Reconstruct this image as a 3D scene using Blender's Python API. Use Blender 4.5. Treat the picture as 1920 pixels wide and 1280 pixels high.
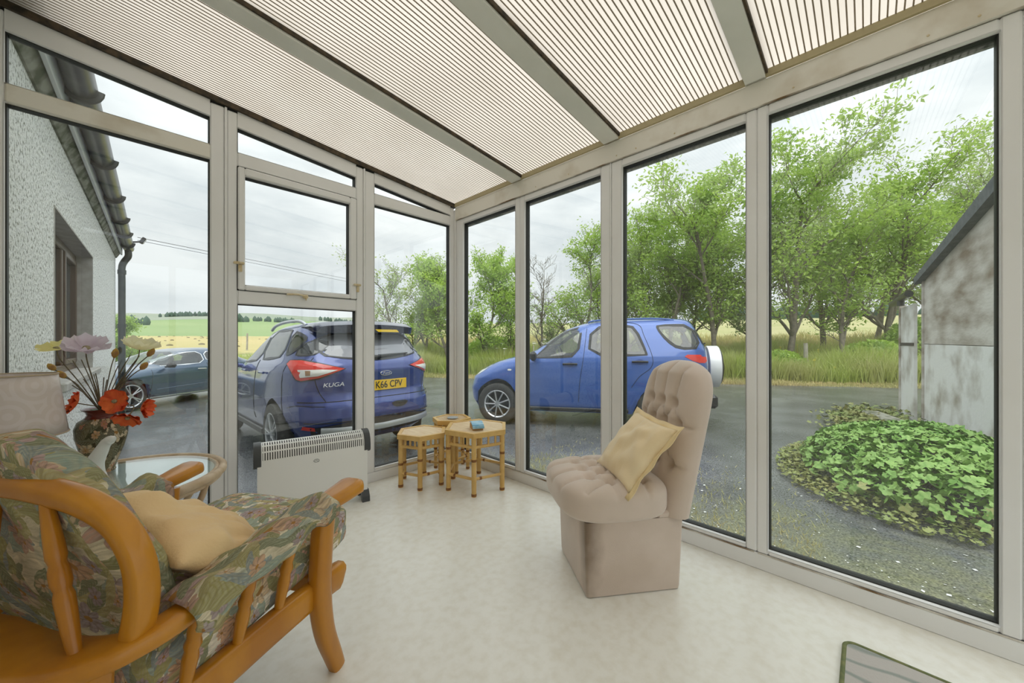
import bpy, math, random
import numpy as np
from mathutils import Vector, Matrix, noise
for _o in list(bpy.data.objects): bpy.data.objects.remove(_o)
sc = bpy.context.scene
col = sc.collection
PI = math.pi
# ---------------------------------------------------------------- camera
cam = bpy.data.cameras.new('camera'); cam_o = bpy.data.objects.new('camera', cam); col.objects.link(cam_o)
cam.sensor_width = 36; cam.lens = 687.0 / 1920 * 36; cam.clip_start = .02; cam.clip_end = 4000
cam_o.location = (0, 0, 1.0); cam_o.rotation_euler = (PI / 2, 0, math.radians(44.13 - 90))
sc.camera = cam_o
# ---------------------------------------------------------------- overcast sky
w = bpy.data.worlds.new('overcast_sky'); sc.world = w; w.use_nodes = True
nt = w.node_tree; nt.nodes.clear()
def wn(t): return nt.nodes.new(t)
tc = wn('ShaderNodeTexCoord'); sep = wn('ShaderNodeSeparateXYZ'); nt.links.new(tc.outputs['Generated'], sep.inputs[0])
mapn = wn('ShaderNodeMapping'); mapn.inputs['Scale'].default_value = (1, 1, 3.2); nt.links.new(tc.outputs['Generated'], mapn.inputs[0])
nz = wn('ShaderNodeTexNoise'); nz.inputs['Scale'].default_value = 3.1; nz.inputs['Detail'].default_value = 6; nz.inputs['Roughness'].default_value = .55
nt.links.new(mapn.outputs[0], nz.inputs['Vector'])
cr = wn('ShaderNodeValToRGB'); e = cr.color_ramp.elements
e[0].position = .36; e[0].color = (.47, .50, .525, 1); e[1].position = .60; e[1].color = (.625, .64, .65, 1)
nt.links.new(nz.outputs['Fac'], cr.inputs[0])
sq = wn('ShaderNodeMath'); sq.operation = 'MULTIPLY'; nt.links.new(sep.outputs['Z'], sq.inputs[0]); nt.links.new(sep.outputs['Z'], sq.inputs[1])
mr = wn('ShaderNodeMath'); mr.operation = 'MULTIPLY_ADD'; mr.inputs[1].default_value = 1.5; mr.inputs[2].default_value = 1.0   # overcast: zenith brighter than horizon
nt.links.new(sq.outputs[0], mr.inputs[0])
bg = wn('ShaderNodeBackground'); ow = wn('ShaderNodeOutputWorld')
nt.links.new(cr.outputs[0], bg.inputs['Color']); nt.links.new(mr.outputs[0], bg.inputs['Strength']); nt.links.new(bg.outputs[0], ow.inputs[0])
# soft, wide sun behind thick cloud
sl = bpy.data.lights.new('cloud_sun', 'SUN'); sl.energy = 1.3; sl.angle = math.radians(60); sl.color = (1, .97, .92)
so = bpy.data.objects.new('cloud_sun', sl); col.objects.link(so); so.rotation_euler = (math.radians(28), math.radians(12), math.radians(-60))
sc.view_settings.view_transform = 'Standard'; sc.view_settings.look = 'None'
sc.view_settings.exposure = 0.62; sc.view_settings.gamma = 1; sc.view_settings.use_curve_mapping = False

# ---------------------------------------------------------------- helpers
def tag(o, label=None, cat=None, group=None, kind=None):
    if label: o['label'] = label
    if cat: o['category'] = cat
    if group: o['group'] = group
    if kind: o['kind'] = kind
    return o
def empty(name, loc=(0, 0, 0), rz=0, label=None, cat=None, group=None, kind=None, parent=None):
    o = bpy.data.objects.new(name, None); col.objects.link(o); o.location = loc; o.rotation_euler = (0, 0, rz)
    o.empty_display_size = .05
    if parent: o.parent = parent
    return tag(o, label, cat, group, kind)
def copy_tree(o, parent=None):
    c = o.copy(); col.objects.link(c)
    if parent: c.parent = parent
    for ch in list(o.children): copy_tree(ch, c)
    return c
class MB:
    def __init__(s): s.v = []; s.f = []; s.uv = {}
    def add(s, vs, fs, uvs=None):
        n = len(s.v); s.v += [tuple(p) for p in vs]; k0 = len(s.f)
        s.f += [tuple(i + n for i in f) for f in fs]
        if uvs:
            for k, f in enumerate(fs): s.uv[k0 + k] = [uvs[i] for i in f]
        return s
    def box(s, c, d, b=0.0, M=None):
        x, y, z = d[0] / 2, d[1] / 2, d[2] / 2; b = min(b, x * .95, y * .95, z * .95)
        if b <= 0:
            vs = [(i * x, j * y, k * z) for i in (-1, 1) for j in (-1, 1) for k in (-1, 1)]
            fs = [(0, 1, 3, 2), (4, 6, 7, 5), (0, 4, 5, 1), (2, 3, 7, 6), (0, 2, 6, 4), (1, 5, 7, 3)]
        else:
            vs = []; idx = {}
            for i in (-1, 1):
                for j in (-1, 1):
                    for k in (-1, 1):
                        for a in range(3):
                            p = [i * (x - b), j * (y - b), k * (z - b)]
                            p[a] = (i * x, j * y, k * z)[a]; idx[(i, j, k, a)] = len(vs); vs.append(tuple(p))
            fs = []
            for a in range(3):
                o = [t for t in range(3) if t != a]
                for sg in (-1, 1):
                    q = []
                    for (m, n) in ((-1, -1), (1, -1), (1, 1), (-1, 1)):
                        t = [0, 0, 0]; t[a] = sg; t[o[0]] = m; t[o[1]] = n; q.append(idx[(*t, a)])
                    fs.append(tuple(q))
            for a in range(3):
                o = [t for t in range(3) if t != a]
                for m in (-1, 1):
                    for n in (-1, 1):
                        t0 = [0, 0, 0]; t0[o[0]] = m; t0[o[1]] = n; t1 = list(t0); t0[a] = -1; t1[a] = 1
                        fs.append((idx[(*t0, o[0])], idx[(*t1, o[0])], idx[(*t1, o[1])], idx[(*t0, o[1])]))
            for i in (-1, 1):
                for j in (-1, 1):
                    for k in (-1, 1): fs.append(tuple(idx[(i, j, k, a)] for a in range(3)))
        c = Vector(c)
        vs = [(M @ Vector(p) if M else Vector(p)) + c for p in vs]
        return s.add(vs, fs)
    def span(s, a, b_, bev=0.0):
        a = Vector(a); b_ = Vector(b_); d = b_ - a
        return s.box((a + b_) / 2, (abs(d.x), abs(d.y), abs(d.z)), bev)
    def tube(s, pts, r, n=8, caps=True, flat=None, up=None):
        """tube through pts; r scalar or list; flat=(w,h) gives an elliptical/rect section"""
        pts = [Vector(p) for p in pts]; m = len(pts)
        rr = r if isinstance(r, (list, tuple)) else [r] * m
        vs = []; fs = []; prev = None
        for i, p in enumerate(pts):
            t = (pts[min(i + 1, m - 1)] - pts[max(i - 1, 0)])
            t = t.normalized() if t.length > 1e-9 else Vector((0, 0, 1))
            if up is not None: a = Vector(up)
            elif prev is not None: a = prev
            else: a = Vector((0, 0, 1)) if abs(t.z) < .9 else Vector((1, 0, 0))
            e1 = (a - t * a.dot(t))
            if e1.length < 1e-6: e1 = Vector((1, 0, 0)) - t * t.x
            e1.normalize(); e2 = t.cross(e1); prev = e1
            for k in range(n):
                th = 2 * PI * (k + .5) / n
                if flat:
                    w_, h_ = flat[i] if isinstance(flat, list) else flat
                    q = 4.0
                    cx = math.copysign(abs(math.cos(th)) ** (2 / q), math.cos(th)) * h_; cy = math.copysign(abs(math.sin(th)) ** (2 / q), math.sin(th)) * w_
                    vs.append(p + e1 * cx + e2 * cy)
                else: vs.append(p + (e1 * math.cos(th) + e2 * math.sin(th)) * rr[i])
        for i in range(m - 1):
            for k in range(n): fs.append((i * n + k, i * n + (k + 1) % n, (i + 1) * n + (k + 1) % n, (i + 1) * n + k))
        if caps: fs.append(tuple(range(n - 1, -1, -1))); fs.append(tuple((m - 1) * n + k for k in range(n)))
        return s.add(vs, fs)
    def lathe(s, prof, n=24, c=(0, 0, 0), M=None, cap=True):
        vs = []; fs = []; m = len(prof); c = Vector(c)
        for r, z in prof:
            for k in range(n):
                a = 2 * PI * k / n; p = Vector((r * math.cos(a), r * math.sin(a), z)); vs.append((M @ p if M else p) + c)
        for i in range(m - 1):
            for k in range(n): fs.append((i * n + k, i * n + (k + 1) % n, (i + 1) * n + (k + 1) % n, (i + 1) * n + k))
        if cap: fs.append(tuple(range(n - 1, -1, -1))); fs.append(tuple((m - 1) * n + k for k in range(n)))
        uv = [(k / n * 2 * PI * .1, z) for r, z in prof for k in range(n)]
        return s.add(vs, fs, uv)
    def grid(s, fn, nu, nv, closed=False, uvfn=None, flip=False):
        vs = []; uv = []
        for j in range(nv + 1):
            for i in range(nu + 1):
                u, v = i / nu, j / nv; vs.append(fn(u, v)); uv.append(uvfn(u, v) if uvfn else (u, v))
        fs = []
        for j in range(nv):
            for i in range(nu):
                q = (j * (nu + 1) + i, j * (nu + 1) + i + 1, (j + 1) * (nu + 1) + i + 1, (j + 1) * (nu + 1) + i)
                fs.append(q[::-1] if flip else q)
        return s.add(vs, fs, uv)
    def prism(s, poly, a, b_, plane='xz'):
        """extrude a 2-D polygon between a and b along the axis missing from plane"""
        n = len(poly); vs = []
        for t in (a, b_):
            for p, q in poly: vs.append({'xz': (p, t, q), 'yz': (t, p, q), 'xy': (p, q, t)}[plane])
        fs = [tuple(range(n)), tuple(range(2 * n - 1, n - 1, -1))] + [(i, (i + 1) % n, n + (i + 1) % n, n + i) for i in range(n)]
        return s.add(vs, fs)
    def build(s, name, mat, parent=None, smooth=35, loc=None, kind=None, label=None):
        me = bpy.data.meshes.new(name); me.from_pydata(s.v, [], s.f); 
        if s.uv:
            uvl = me.uv_layers.new(name='uv'); buf = np.zeros(len(me.loops) * 2, 'f')
            for p in me.polygons:
                u = s.uv.get(p.index)
                if u:
                    for k, li in enumerate(p.loop_indices): buf[2 * li:2 * li + 2] = u[k]
            uvl.data.foreach_set('uv', buf)
        if mat: 
            for m in (mat if isinstance(mat, list) else [mat]): me.materials.append(m)
        me.update()
        if smooth:
            me.shade_smooth()
            if smooth < 180: me.set_sharp_from_angle(angle=math.radians(smooth))
        o = bpy.data.objects.new(name, me); col.objects.link(o)
        if parent: o.parent = parent
        if loc is not None: o.location = loc
        if kind: o['kind'] = kind
        if label: o['label'] = label
        return o
def fixnormals(o):
    import bmesh
    bm = bmesh.new(); bm.from_mesh(o.data); bmesh.ops.recalc_face_normals(bm, faces=bm.faces); bm.to_mesh(o.data); bm.free(); return o
def lerp(a, b, t): return a + (b - a) * t
def interp(x, pts): return float(np.interp(x, [p[0] for p in pts], [p[1] for p in pts]))
def smoothpath(pts, n=8):
    """Catmull-Rom through pts"""
    P = [Vector(p) for p in pts]; out = []
    for i in range(len(P) - 1):
        p0 = P[max(i - 1, 0)]; p1 = P[i]; p2 = P[i + 1]; p3 = P[min(i + 2, len(P) - 1)]
        for k in range(n):
            t = k / n
            out.append(.5 * ((2 * p1) + (p2 - p0) * t + (2 * p0 - 5 * p1 + 4 * p2 - p3) * t * t + (3 * p1 - p0 - 3 * p2 + p3) * t ** 3))
    out.append(P[-1]); return out

# ---------------------------------------------------------------- materials
MT = {}
def mat(name, c, rough=.5, metal=0, c2=None, ns=8, nd=4, bump=0, bs=40, spec=.5, sheen=0, coat=0, nlo=.35, nhi=.65, coords='Object', stretch=None, trans=0, alpha=None):
    m = bpy.data.materials.new(name); m.use_nodes = True; t = m.node_tree; b = t.nodes['Principled BSDF']
    b.inputs['Base Color'].default_value = (*c, 1); b.inputs['Roughness'].default_value = rough; b.inputs['Metallic'].default_value = metal
    b.inputs['Specular IOR Level'].default_value = spec
    if sheen: b.inputs['Sheen Weight'].default_value = sheen; b.inputs['Sheen Roughness'].default_value = .4
    if coat: b.inputs['Coat Weight'].default_value = coat; b.inputs['Coat Roughness'].default_value = .04
    if c2 or bump:
        co = t.nodes.new('ShaderNodeTexCoord'); mp = t.nodes.new('ShaderNodeMapping'); t.links.new(co.outputs[coords], mp.inputs[0])
        if stretch: mp.inputs['Scale'].default_value = stretch
    if c2:
        n = t.nodes.new('ShaderNodeTexNoise'); n.inputs['Scale'].default_value = ns; n.inputs['Detail'].default_value = nd; t.links.new(mp.outputs[0], n.inputs['Vector'])
        r = t.nodes.new('ShaderNodeValToRGB'); r.color_ramp.elements[0].position = nlo; r.color_ramp.elements[1].position = nhi
        r.color_ramp.elements[0].color = (*c, 1); r.color_ramp.elements[1].color = (*c2, 1)
        t.links.new(n.outputs['Fac'], r.inputs[0]); t.links.new(r.outputs[0], b.inputs['Base Color'])
    if bump:
        n2 = t.nodes.new('ShaderNodeTexNoise'); n2.inputs['Scale'].default_value = bs; n2.inputs['Detail'].default_value = 3; t.links.new(mp.outputs[0], n2.inputs['Vector'])
        bp = t.nodes.new('ShaderNodeBump'); bp.inputs['Strength'].default_value = bump; bp.inputs['Distance'].default_value = .01
        t.links.new(n2.outputs['Fac'], bp.inputs['Height']); t.links.new(bp.outputs[0], b.inputs['Normal'])
    MT[name] = m; return m
def glassmat(name, tint=(.97, .985, .98), ior=.045, refl=(1, 1, 1), dirt=0):
    m = bpy.data.materials.new(name); m.use_nodes = True; t = m.node_tree; t.nodes.clear()
    o = t.nodes.new('ShaderNodeOutputMaterial'); mx = t.nodes.new('ShaderNodeMixShader'); fr = t.nodes.new('ShaderNodeMath'); lw = t.nodes.new('ShaderNodeLayerWeight'); lw.inputs[0].default_value = .5
    pw = t.nodes.new('ShaderNodeMath'); pw.operation = 'POWER'; pw.inputs[1].default_value = 5; t.links.new(lw.outputs['Facing'], pw.inputs[0])
    fr.operation = 'MULTIPLY_ADD'; fr.inputs[1].default_value = 1 - ior; fr.inputs[2].default_value = ior; t.links.new(pw.outputs[0], fr.inputs[0])
    tr = t.nodes.new('ShaderNodeBsdfTransparent'); gl = t.nodes.new('ShaderNodeBsdfGlossy')
    tr.inputs[0].default_value = (*tint, 1); gl.inputs['Roughness'].default_value = 0; gl.inputs[0].default_value = (*refl, 1)
    t.links.new(fr.outputs[0], mx.inputs[0]); t.links.new(tr.outputs[0], mx.inputs[1]); t.links.new(gl.outputs[0], mx.inputs[2])
    if dirt:
        co = t.nodes.new('ShaderNodeTexCoord'); n = t.nodes.new('ShaderNodeTexNoise'); n.inputs['Scale'].default_value = 2.2; n.inputs['Detail'].default_value = 8
        t.links.new(co.outputs['Object'], n.inputs['Vector'])
        r = t.nodes.new('ShaderNodeMapRange'); r.inputs['From Min'].default_value = .5; r.inputs['From Max'].default_value = .8; r.inputs['To Max'].default_value = dirt
        t.links.new(n.outputs['Fac'], r.inputs['Value'])
        df = t.nodes.new('ShaderNodeBsdfDiffuse'); df.inputs[0].default_value = (.75, .78, .78, 1); m2 = t.nodes.new('ShaderNodeMixShader')
        t.links.new(r.outputs[0], m2.inputs[0]); t.links.new(mx.outputs[0], m2.inputs[1]); t.links.new(df.outputs[0], m2.inputs[2]); t.links.new(m2.outputs[0], o.inputs[0])
    else: t.links.new(mx.outputs[0], o.inputs[0])
    MT[name] = m; return m
def translucent(name, c, tcol, mix=.5, rough=.4, c2=None, ns=3, gloss=.08):
    m = bpy.data.materials.new(name); m.use_nodes = True; t = m.node_tree; t.nodes.clear()
    o = t.nodes.new('ShaderNodeOutputMaterial'); mx = t.nodes.new('ShaderNodeMixShader'); mx.inputs[0].default_value = mix
    d = t.nodes.new('ShaderNodeBsdfDiffuse'); d.inputs[0].default_value = (*c, 1); tr = t.nodes.new('ShaderNodeBsdfTranslucent'); tr.inputs[0].default_value = (*tcol, 1)
    if c2:
        co = t.nodes.new('ShaderNodeTexCoord'); n = t.nodes.new('ShaderNodeTexNoise'); n.inputs['Scale'].default_value = ns; n.inputs['Detail'].default_value = 5
        t.links.new(co.outputs['Object'], n.inputs['Vector']); r = t.nodes.new('ShaderNodeValToRGB'); r.color_ramp.elements[0].position = .35; r.color_ramp.elements[1].position = .65
        r.color_ramp.elements[0].color = (*tcol, 1); r.color_ramp.elements[1].color = (*c2, 1); t.links.new(n.outputs['Fac'], r.inputs[0]); t.links.new(r.outputs[0], tr.inputs[0]); t.links.new(r.outputs[0], d.inputs[0])
    t.links.new(d.outputs[0], mx.inputs[1]); t.links.new(tr.outputs[0], mx.inputs[2])
    if gloss:
        g = t.nodes.new('ShaderNodeBsdfGlossy'); g.inputs['Roughness'].default_value = rough; m2 = t.nodes.new('ShaderNodeMixShader'); m2.inputs[0].default_value = gloss
        t.links.new(mx.outputs[0], m2.inputs[1]); t.links.new(g.outputs[0], m2.inputs[2]); t.links.new(m2.outputs[0], o.inputs[0])
    else: t.links.new(mx.outputs[0], o.inputs[0])
    MT[name] = m; return m
UPVC = mat('white_upvc', (.87, .87, .87), .35, c2=(.82, .815, .80), ns=2.5, nd=6, nlo=.45, nhi=.75)
UPVC2 = mat('grubby_white_upvc', (.82, .79, .71), .45, c2=(.60, .53, .41), ns=5, nd=8, nlo=.52, nhi=.78)
GASK = mat('black_rubber', (.018, .019, .016), .6)
SEAL = mat('yellowed_sealant', (.45, .38, .22), .6)
GLASS = glassmat('window_glass', tint=(.955, .975, .965), dirt=.05)
CLEAR = glassmat('clear_glass')
FLOOR = mat('cream_vinyl', (.88, .865, .80), .26, c2=(.81, .78, .69), ns=26, nd=9, nlo=.42, nhi=.72, bump=.03, bs=120)
BRASS = mat('yellowed_brass', (.62, .48, .25), .45, c2=(.75, .66, .48), ns=60)
BLACKP = mat('black_plastic', (.02, .021, .022), .45)
# ================================================================ ROOM SHELL
XW, YW, YE, XB = 1.912, 2.53, -1.75, -.45
def railz(x): return 2.137 + .098 * (1.912 - x)
fl = MB().box((.73, .39, -.06), (2.5, 4.44, .12)).build('floor', FLOOR, kind='structure', smooth=0); fl['label'] = 'cream mottled vinyl floor of the sunroom'
# ---- frame builder -----------------------------------------------------------
def bar(m, a, b, c, d, wall, depth=.06, proud=0.0, bev=.006):
    """rect a..b along the wall, c..d vertical"""
    if wall == 'L': m.span((a, YW - proud, c), (b, YW + depth, d), bev)
    else: m.span((XW - proud, a, c), (XW + depth, b, d), bev)
def pane_parts(root, wall, poly, name='pane', inset=0.030):
    """poly: opening corners (t,z); adds gasket ring, bead ring and the glass"""
    n = len(poly); cx = sum(p[0] for p in poly) / n; cz = sum(p[1] for p in poly) / n
    def P(t, z, dep): return (t, YW + dep, z) if wall == 'L' else (XW + dep, t, z)
    def inner(k):
        out = []
        for i in range(n):
            p0 = Vector(poly[i - 1]); p1 = Vector(poly[i]); p2 = Vector(poly[(i + 1) % n])
            e1 = (p1 - p0).normalized(); e2 = (p2 - p1).normalized(); n1 = Vector((-e1.y, e1.x)); n2 = Vector((-e2.y, e2.x))
            q = (n1 + n2); q = q / max(.15, q.dot(n1)); out.append(p1 + q * k)
        return out
    ar = sum(poly[i][0] * poly[(i + 1) % n][1] - poly[(i + 1) % n][0] * poly[i][1] for i in range(n))
    if ar < 0: poly = poly[::-1]
    def ring(k0, d0, k1, d1, nm, m):
        A = inner(k0); B = inner(k1); mb = MB()
        vs = [P(a.x, a.y, d0) for a in A] + [P(b.x, b.y, d1) for b in B]
        mb.add(vs, [(i, (i + 1) % n, n + (i + 1) % n, n + i) for i in range(n)]); return mb
    b = ring(-.001, -.001, .0, .016, 'bead', UPVC)
    b.build('glazing_bead', UPVC, root, 0)
    g = ring(.0, .016, .004, .018, 'g', GASK); g2 = ring(.004, .018, .004, .055, 'g', GASK); g.add(g2.v, g2.f); g.build('gasket', GASK, root, 0)
    A = inner(.003); mb = MB(); vs = [P(a.x, a.y, inset) for a in A] + [P(a.x, a.y, inset + .004) for a in A]
    mb.add(vs, [tuple(range(n)), tuple(range(2 * n - 1, n - 1, -1))]); mb.build(name, GLASS, root, 0)
def ztop(x, off): return railz(x) - off
# wall left: three window units --------------------------------------------------
def slopebar(m, x0, x1, off0, off1, depth=.06, proud=0):
    m.prism([(x0, railz(x0) - off0), (x1, railz(x1) - off0), (x1, railz(x1) - off1), (x0, railz(x0) - off1)], YW - proud, YW + depth, 'xz')
wl = empty('wall_left', label='white plastic glazed end wall of the sunroom', kind='structure')
m = MB(); m.span((XB - .02, YW - .004, 0), (XW + .06, YW + .07, .066), .003); m.build('base_cill', UPVC, wl, 0)
m = MB(); m.prism([(XB, railz(XB)), (XW, railz(XW)), (XW, railz(XW) + .020), (XB, railz(XB) + .020)], YW - .004, YW + .06, 'xz'); m.build('sheet_gasket', GASK, wl, 0)
for x in (.350, 1.1215): m = MB(); m.span((x - .0055, YW - .006, .066), (x + .0055, YW + .055, railz(x) - .004), .002); m.build('coupling_strip', UPVC, wl, 0)
m = MB(); m.span((XW - .012, YW - .012, 0), (XW + .07, YW + .07, 2.12), .004); m.build('corner_post', UPVC, wl, 0)
units = [(-.44, .3445, -.37, .283, .100), (.3555, 1.116, .403, 1.065, .094), (1.127, 1.90, 1.197, 1.860, .094)]
for k, (a, b, o0, o1, zb) in enumerate(units):
    r = empty(f'window_{k + 1}', label=['tall left window unit with sloping top light', 'middle window unit with an opening casement', 'narrow corner window unit with sliver of top light'][k], kind='structure')
    m = MB(); bar(m, a, o0, .066, railz(o0) - .006, 'L'); m.build('stile', UPVC, r, 30)
    m = MB(); bar(m, o1, b, .066, railz(b) - .004, 'L'); m.build('stile', UPVC, r, 30)
    m = MB(); bar(m, o0, o1, .066, zb, 'L'); m.build('bottom_rail', UPVC, r, 30)
    m = MB(); bar(m, o0, o1, 1.981, 2.06, 'L', proud=.002); m.build('transom', UPVC if k else UPVC2, r, 30)
    go = .085 if k < 2 else .074
    m = MB(); slopebar(m, o0, o1, 0, go); m.build('top_rail', UPVC, r, 0)
    z0, z1 = railz(o0) - go, railz(o1) - go
    pane_parts(r, 'L', [(o0, 2.06), (o1, 2.06), (o1, max(z1, 2.0615)), (o0, z0)], 'top_light_pane')
    if k != 1: pane_parts(r, 'L', [(o0, zb), (o1, zb), (o1, 1.981), (o0, 1.981)])
    else:
        m = MB(); bar(m, o0, o1, 1.211, 1.288, 'L', proud=.001); m.build('transom', UPVC, r, 30)
        pane_parts(r, 'L', [(o0, zb), (o1, zb), (o1, 1.211), (o0, 1.211)])
        s = empty('casement', parent=r)
        m = MB(); sa, sb = .403, 1.065
        bar(m, sa, .436, 1.290, 1.979, 'L', .05, .012); bar(m, 1.022, sb, 1.290, 1.979, 'L', .05, .012); bar(m, .436, 1.022, 1.290, 1.319, 'L', .05, .012); bar(m, .436, 1.022, 1.936, 1.979, 'L', .05, .012)
        m.build('sash_frame', UPVC, s, 30)
        m = MB(); g = .0025
        for (q0, q1, q2, q3) in ((sa - g, sa + g, 1.288, 1.981), (sb - g, sb + g, 1.288, 1.981), (sa, sb, 1.288, 1.291), (sa, sb, 1.978, 1.982)): m.span((q0, YW - .002, q2), (q1, YW + .03, q3))
        m.build('sash_seal', GASK, s, 0)
        pane_parts(s, 'L', [(.436, 1.319), (1.022, 1.319), (1.022, 1.936), (.436, 1.936)])
        # catches
        for cx, cz in ((.409, 1.425), (1.068, 1.375)):
            c = MB(); c.span((cx - .006, YW - .020, cz - .035), (cx + .012, YW - .010, cz + .004), .002); c.box((cx - .004, YW - .022, cz + .012), (.05, .016, .014), .004); c.lathe([(.004, -.006), (.004, .006)], 8, (cx, YW - .032, cz + .012), Matrix.Rotation(PI / 2, 3, 'X'))
            c.build('window_catch', BRASS, r, 30, label='yellowed brass window catch')
        c = MB(); c.tube(smoothpath([(.64, YW - .018, 1.284), (.70, YW - .03, 1.288), (.735, YW - .026, 1.281)], 5), .006, 8); c.box((.742, YW - .018, 1.279), (.028, .022, .022), .004); c.tube([(.742, YW - .026, 1.27), (.744, YW - .028, 1.255)], .004, 6)
        c.build('window_handle', BRASS, r, 30, label='yellowed brass casement handle')
# wall right -----------------------------------------------------------------------
wr = empty('wall_right', label='white plastic glazed long wall of the sunroom', kind='structure')
m = MB(); m.span((XW - .003, YE, 0), (XW + .07, YW - .012, .070), .003); m.build('base_cill', UPVC, wr, 0)
m = MB(); m.prism([(XW - .010, 2.031), (XW + .07, 2.031), (XW + .07, 2.120), (XW - .010, 2.137)], YE, YW - .0125, 'xz'); m.build('eaves_beam', UPVC2, wr, 0)
for y in (.905, 1.02, -.15, .22, .70, 1.35, 1.62, -.26): MB().lathe([(.004, 0), (.003, .003)], 8, (XW - .0105, y, 2.052), Matrix.Rotation(-PI / 2, 3, 'Y')).build('screw_head', BRASS, wr, 30)
m = MB(); m.span((XW - .0035, 1.0595, .07), (XW + .05, 1.0645, 2.03)); m.build('coupling_strip', UPVC, wr, 0)
m = MB(); m.span((XW + .085, YE, 1.988), (XW + .10, YW + .05, 2.13)); m.build('eaves_drip_strip', mat('grey_drip_strip', (.16, .17, .16), .6, c2=(.30, .31, .28), ns=60, stretch=(1, 1, .05)), wr, 0)
GRIME = mat('brown_grime', (.72, .69, .62), .7, c2=(.20, .12, .05), ns=7, nd=10, nlo=.44, nhi=.66)
for a, b in ((-1.08, .345), (.36, 1.05), (1.07, 2.4)): m = MB(); m.span((XW - .0042, a, .0685), (XW - .0005, b, .0735)); m.build('grime_line', GRIME, wr, 0)
m = MB(); m.span((XW - .0115, YE, 2.0285), (XW - .0005, YW - .02, 2.0312)); m.build('grime_line', GRIME, wr, 0)
labs = ['first pane beside the corner post', 'second tall pane, behind the bamboo tables', 'third tall pane, behind the velvet chair', 'large pane nearest the camera on the right', 'pane beyond the right picture edge']
ops = [(1.823, 2.426), (1.128, 1.734), (.393, .993), (-.302, .309), (-1.02, -.39)]
edges = [(1.779, YW - .013), (1.0645, 1.778), (.351, 1.0595), (-.346, .3505), (-1.08, -.3465)]
for k, ((a, b), (ea, eb)) in enumerate(zip(ops, edges)):
    r = empty(f'window_{k + 4}', label=labs[k], kind='structure')
    for (q0, q1) in ((ea, a), (b, eb)): m = MB(); bar(m, q0, q1, .0705, 2.03, 'R'); m.build('stile', UPVC, r, 30)
    m = MB(); bar(m, a, b, .0705, .094, 'R'); m.build('bottom_rail', UPVC, r, 30)
    m = MB(); bar(m, a, b, 1.987, 2.03, 'R'); m.build('top_rail', UPVC, r, 30)
    pane_parts(r, 'R', [(a, .094), (b, .094), (b, 1.987), (a, 1.987)])
# door bay beyond the frame
r = empty('door_1', label='white plastic glazed door at the near end', kind='structure')
for (q0, q1) in ((-1.75, -1.65), (-1.17, -1.081)): m = MB(); bar(m, q0, q1, .0705, 2.03, 'R'); m.build('stile', UPVC, r, 30)
m = MB(); bar(m, -1.65, -1.17, .0705, .80, 'R', .05); m.build('door_panel', UPVC, r, 30)
m = MB(); bar(m, -1.65, -1.17, 1.93, 2.03, 'R'); m.build('top_rail', UPVC, r, 30)
pane_parts(r, 'R', [(-1.65, .80), (-1.17, .80), (-1.17, 1.93), (-1.65, 1.93)])
MB().tube([(XW - .05, -1.20, 1.02), (XW - .05, -1.30, 1.02)], .009, 8).build('door_handle', BRASS, r)
# house wall behind and near-end wall
PAINT = mat('pale_painted_render', (.84, .82, .77), .8, c2=(.79, .77, .71), ns=3, bump=.1, bs=60)
m = MB(); m.span((XB - .3, YE - .1, -.6), (XB, YW, 3.1)); m.build('wall_back', PAINT, kind='structure', smooth=0)['label'] = 'pale painted house wall behind the camera'
wf = empty('wall_front', label='unseen white plastic near end wall of the sunroom, glazed to let in light', kind='structure')  # invented, out of view; panes added so light enters from behind the camera
m = MB(); m.span((XB, YE - .06, -.3), (XW + .06, YE, .10)); m.build('base_cill', UPVC, wf, 0)
m = MB(); m.prism([(XB, 2.03), (XW + .06, 2.03), (XW + .06, 2.12), (XB, 2.36)], YE - .06, YE, 'xz'); m.build('top_panel', UPVC, wf, 0)
for a, b in ((XB, -.36), (.33, .40), (1.08, 1.15), (1.83, XW + .06)): m = MB(); m.span((a, YE - .06, .10), (b, YE, 2.03), .004); m.build('stile', UPVC, wf, 30)
for a, b in ((-.36, .33), (.40, 1.08), (1.15, 1.83)): m = MB(); m.span((a, YE - .034, .10), (b, YE - .030, 2.03)); m.build('pane', GLASS, wf, 0)
# ---- roof -------------------------------------------------------------------------
RAFT = mat('grey_white_rafter', (.84, .84, .79), .5, c2=(.74, .74, .68), ns=4, nd=8, nlo=.45, nhi=.8)
DIRT = mat('dirty_black_seal', (.03, .024, .016), .8, c2=(.10, .07, .04), ns=30)
POLY = translucent('bronze_polycarbonate', (.62, .56, .48), (.67, .615, .54), .80, c2=(.60, .545, .47), ns=2.5)
RIB = translucent('polycarbonate_web', (.44, .37, .29), (.42, .35, .27), .5, gloss=.1)
ce = empty('ceiling', label='lean-to roof of ribbed translucent plastic sheets', kind='structure')
SL = .098
def roofbox(x0, x1, y0, y1, d0, d1):
    return [(x, y, railz(x) + d) for x in (x0, x1) for y in (y0, y1) for d in (d0, d1)]
BF = [(0, 1, 3, 2), (4, 6, 7, 5), (0, 4, 5, 1), (2, 3, 7, 6), (0, 2, 6, 4), (1, 5, 7, 3)]
raft = [(1.748, 1.838), (1.003, 1.096), (.315, .391), (-.43, -.35), (-1.16, -1.08)]
for a, b in raft:
    MB().add(roofbox(XB, XW - .005, a, b, 0.0, .055), BF).build('rafter', RAFT, ce, 0)
    MB().add(roofbox(XB, XW - .005, a - .009, a - .0005, .012, .05), BF).build('rafter_seal', DIRT, ce, 0)
    MB().add(roofbox(XB, XW - .005, b + .0005, b + .004, .012, .05), BF).build('rafter_seal', DIRT, ce, 0)
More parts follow.
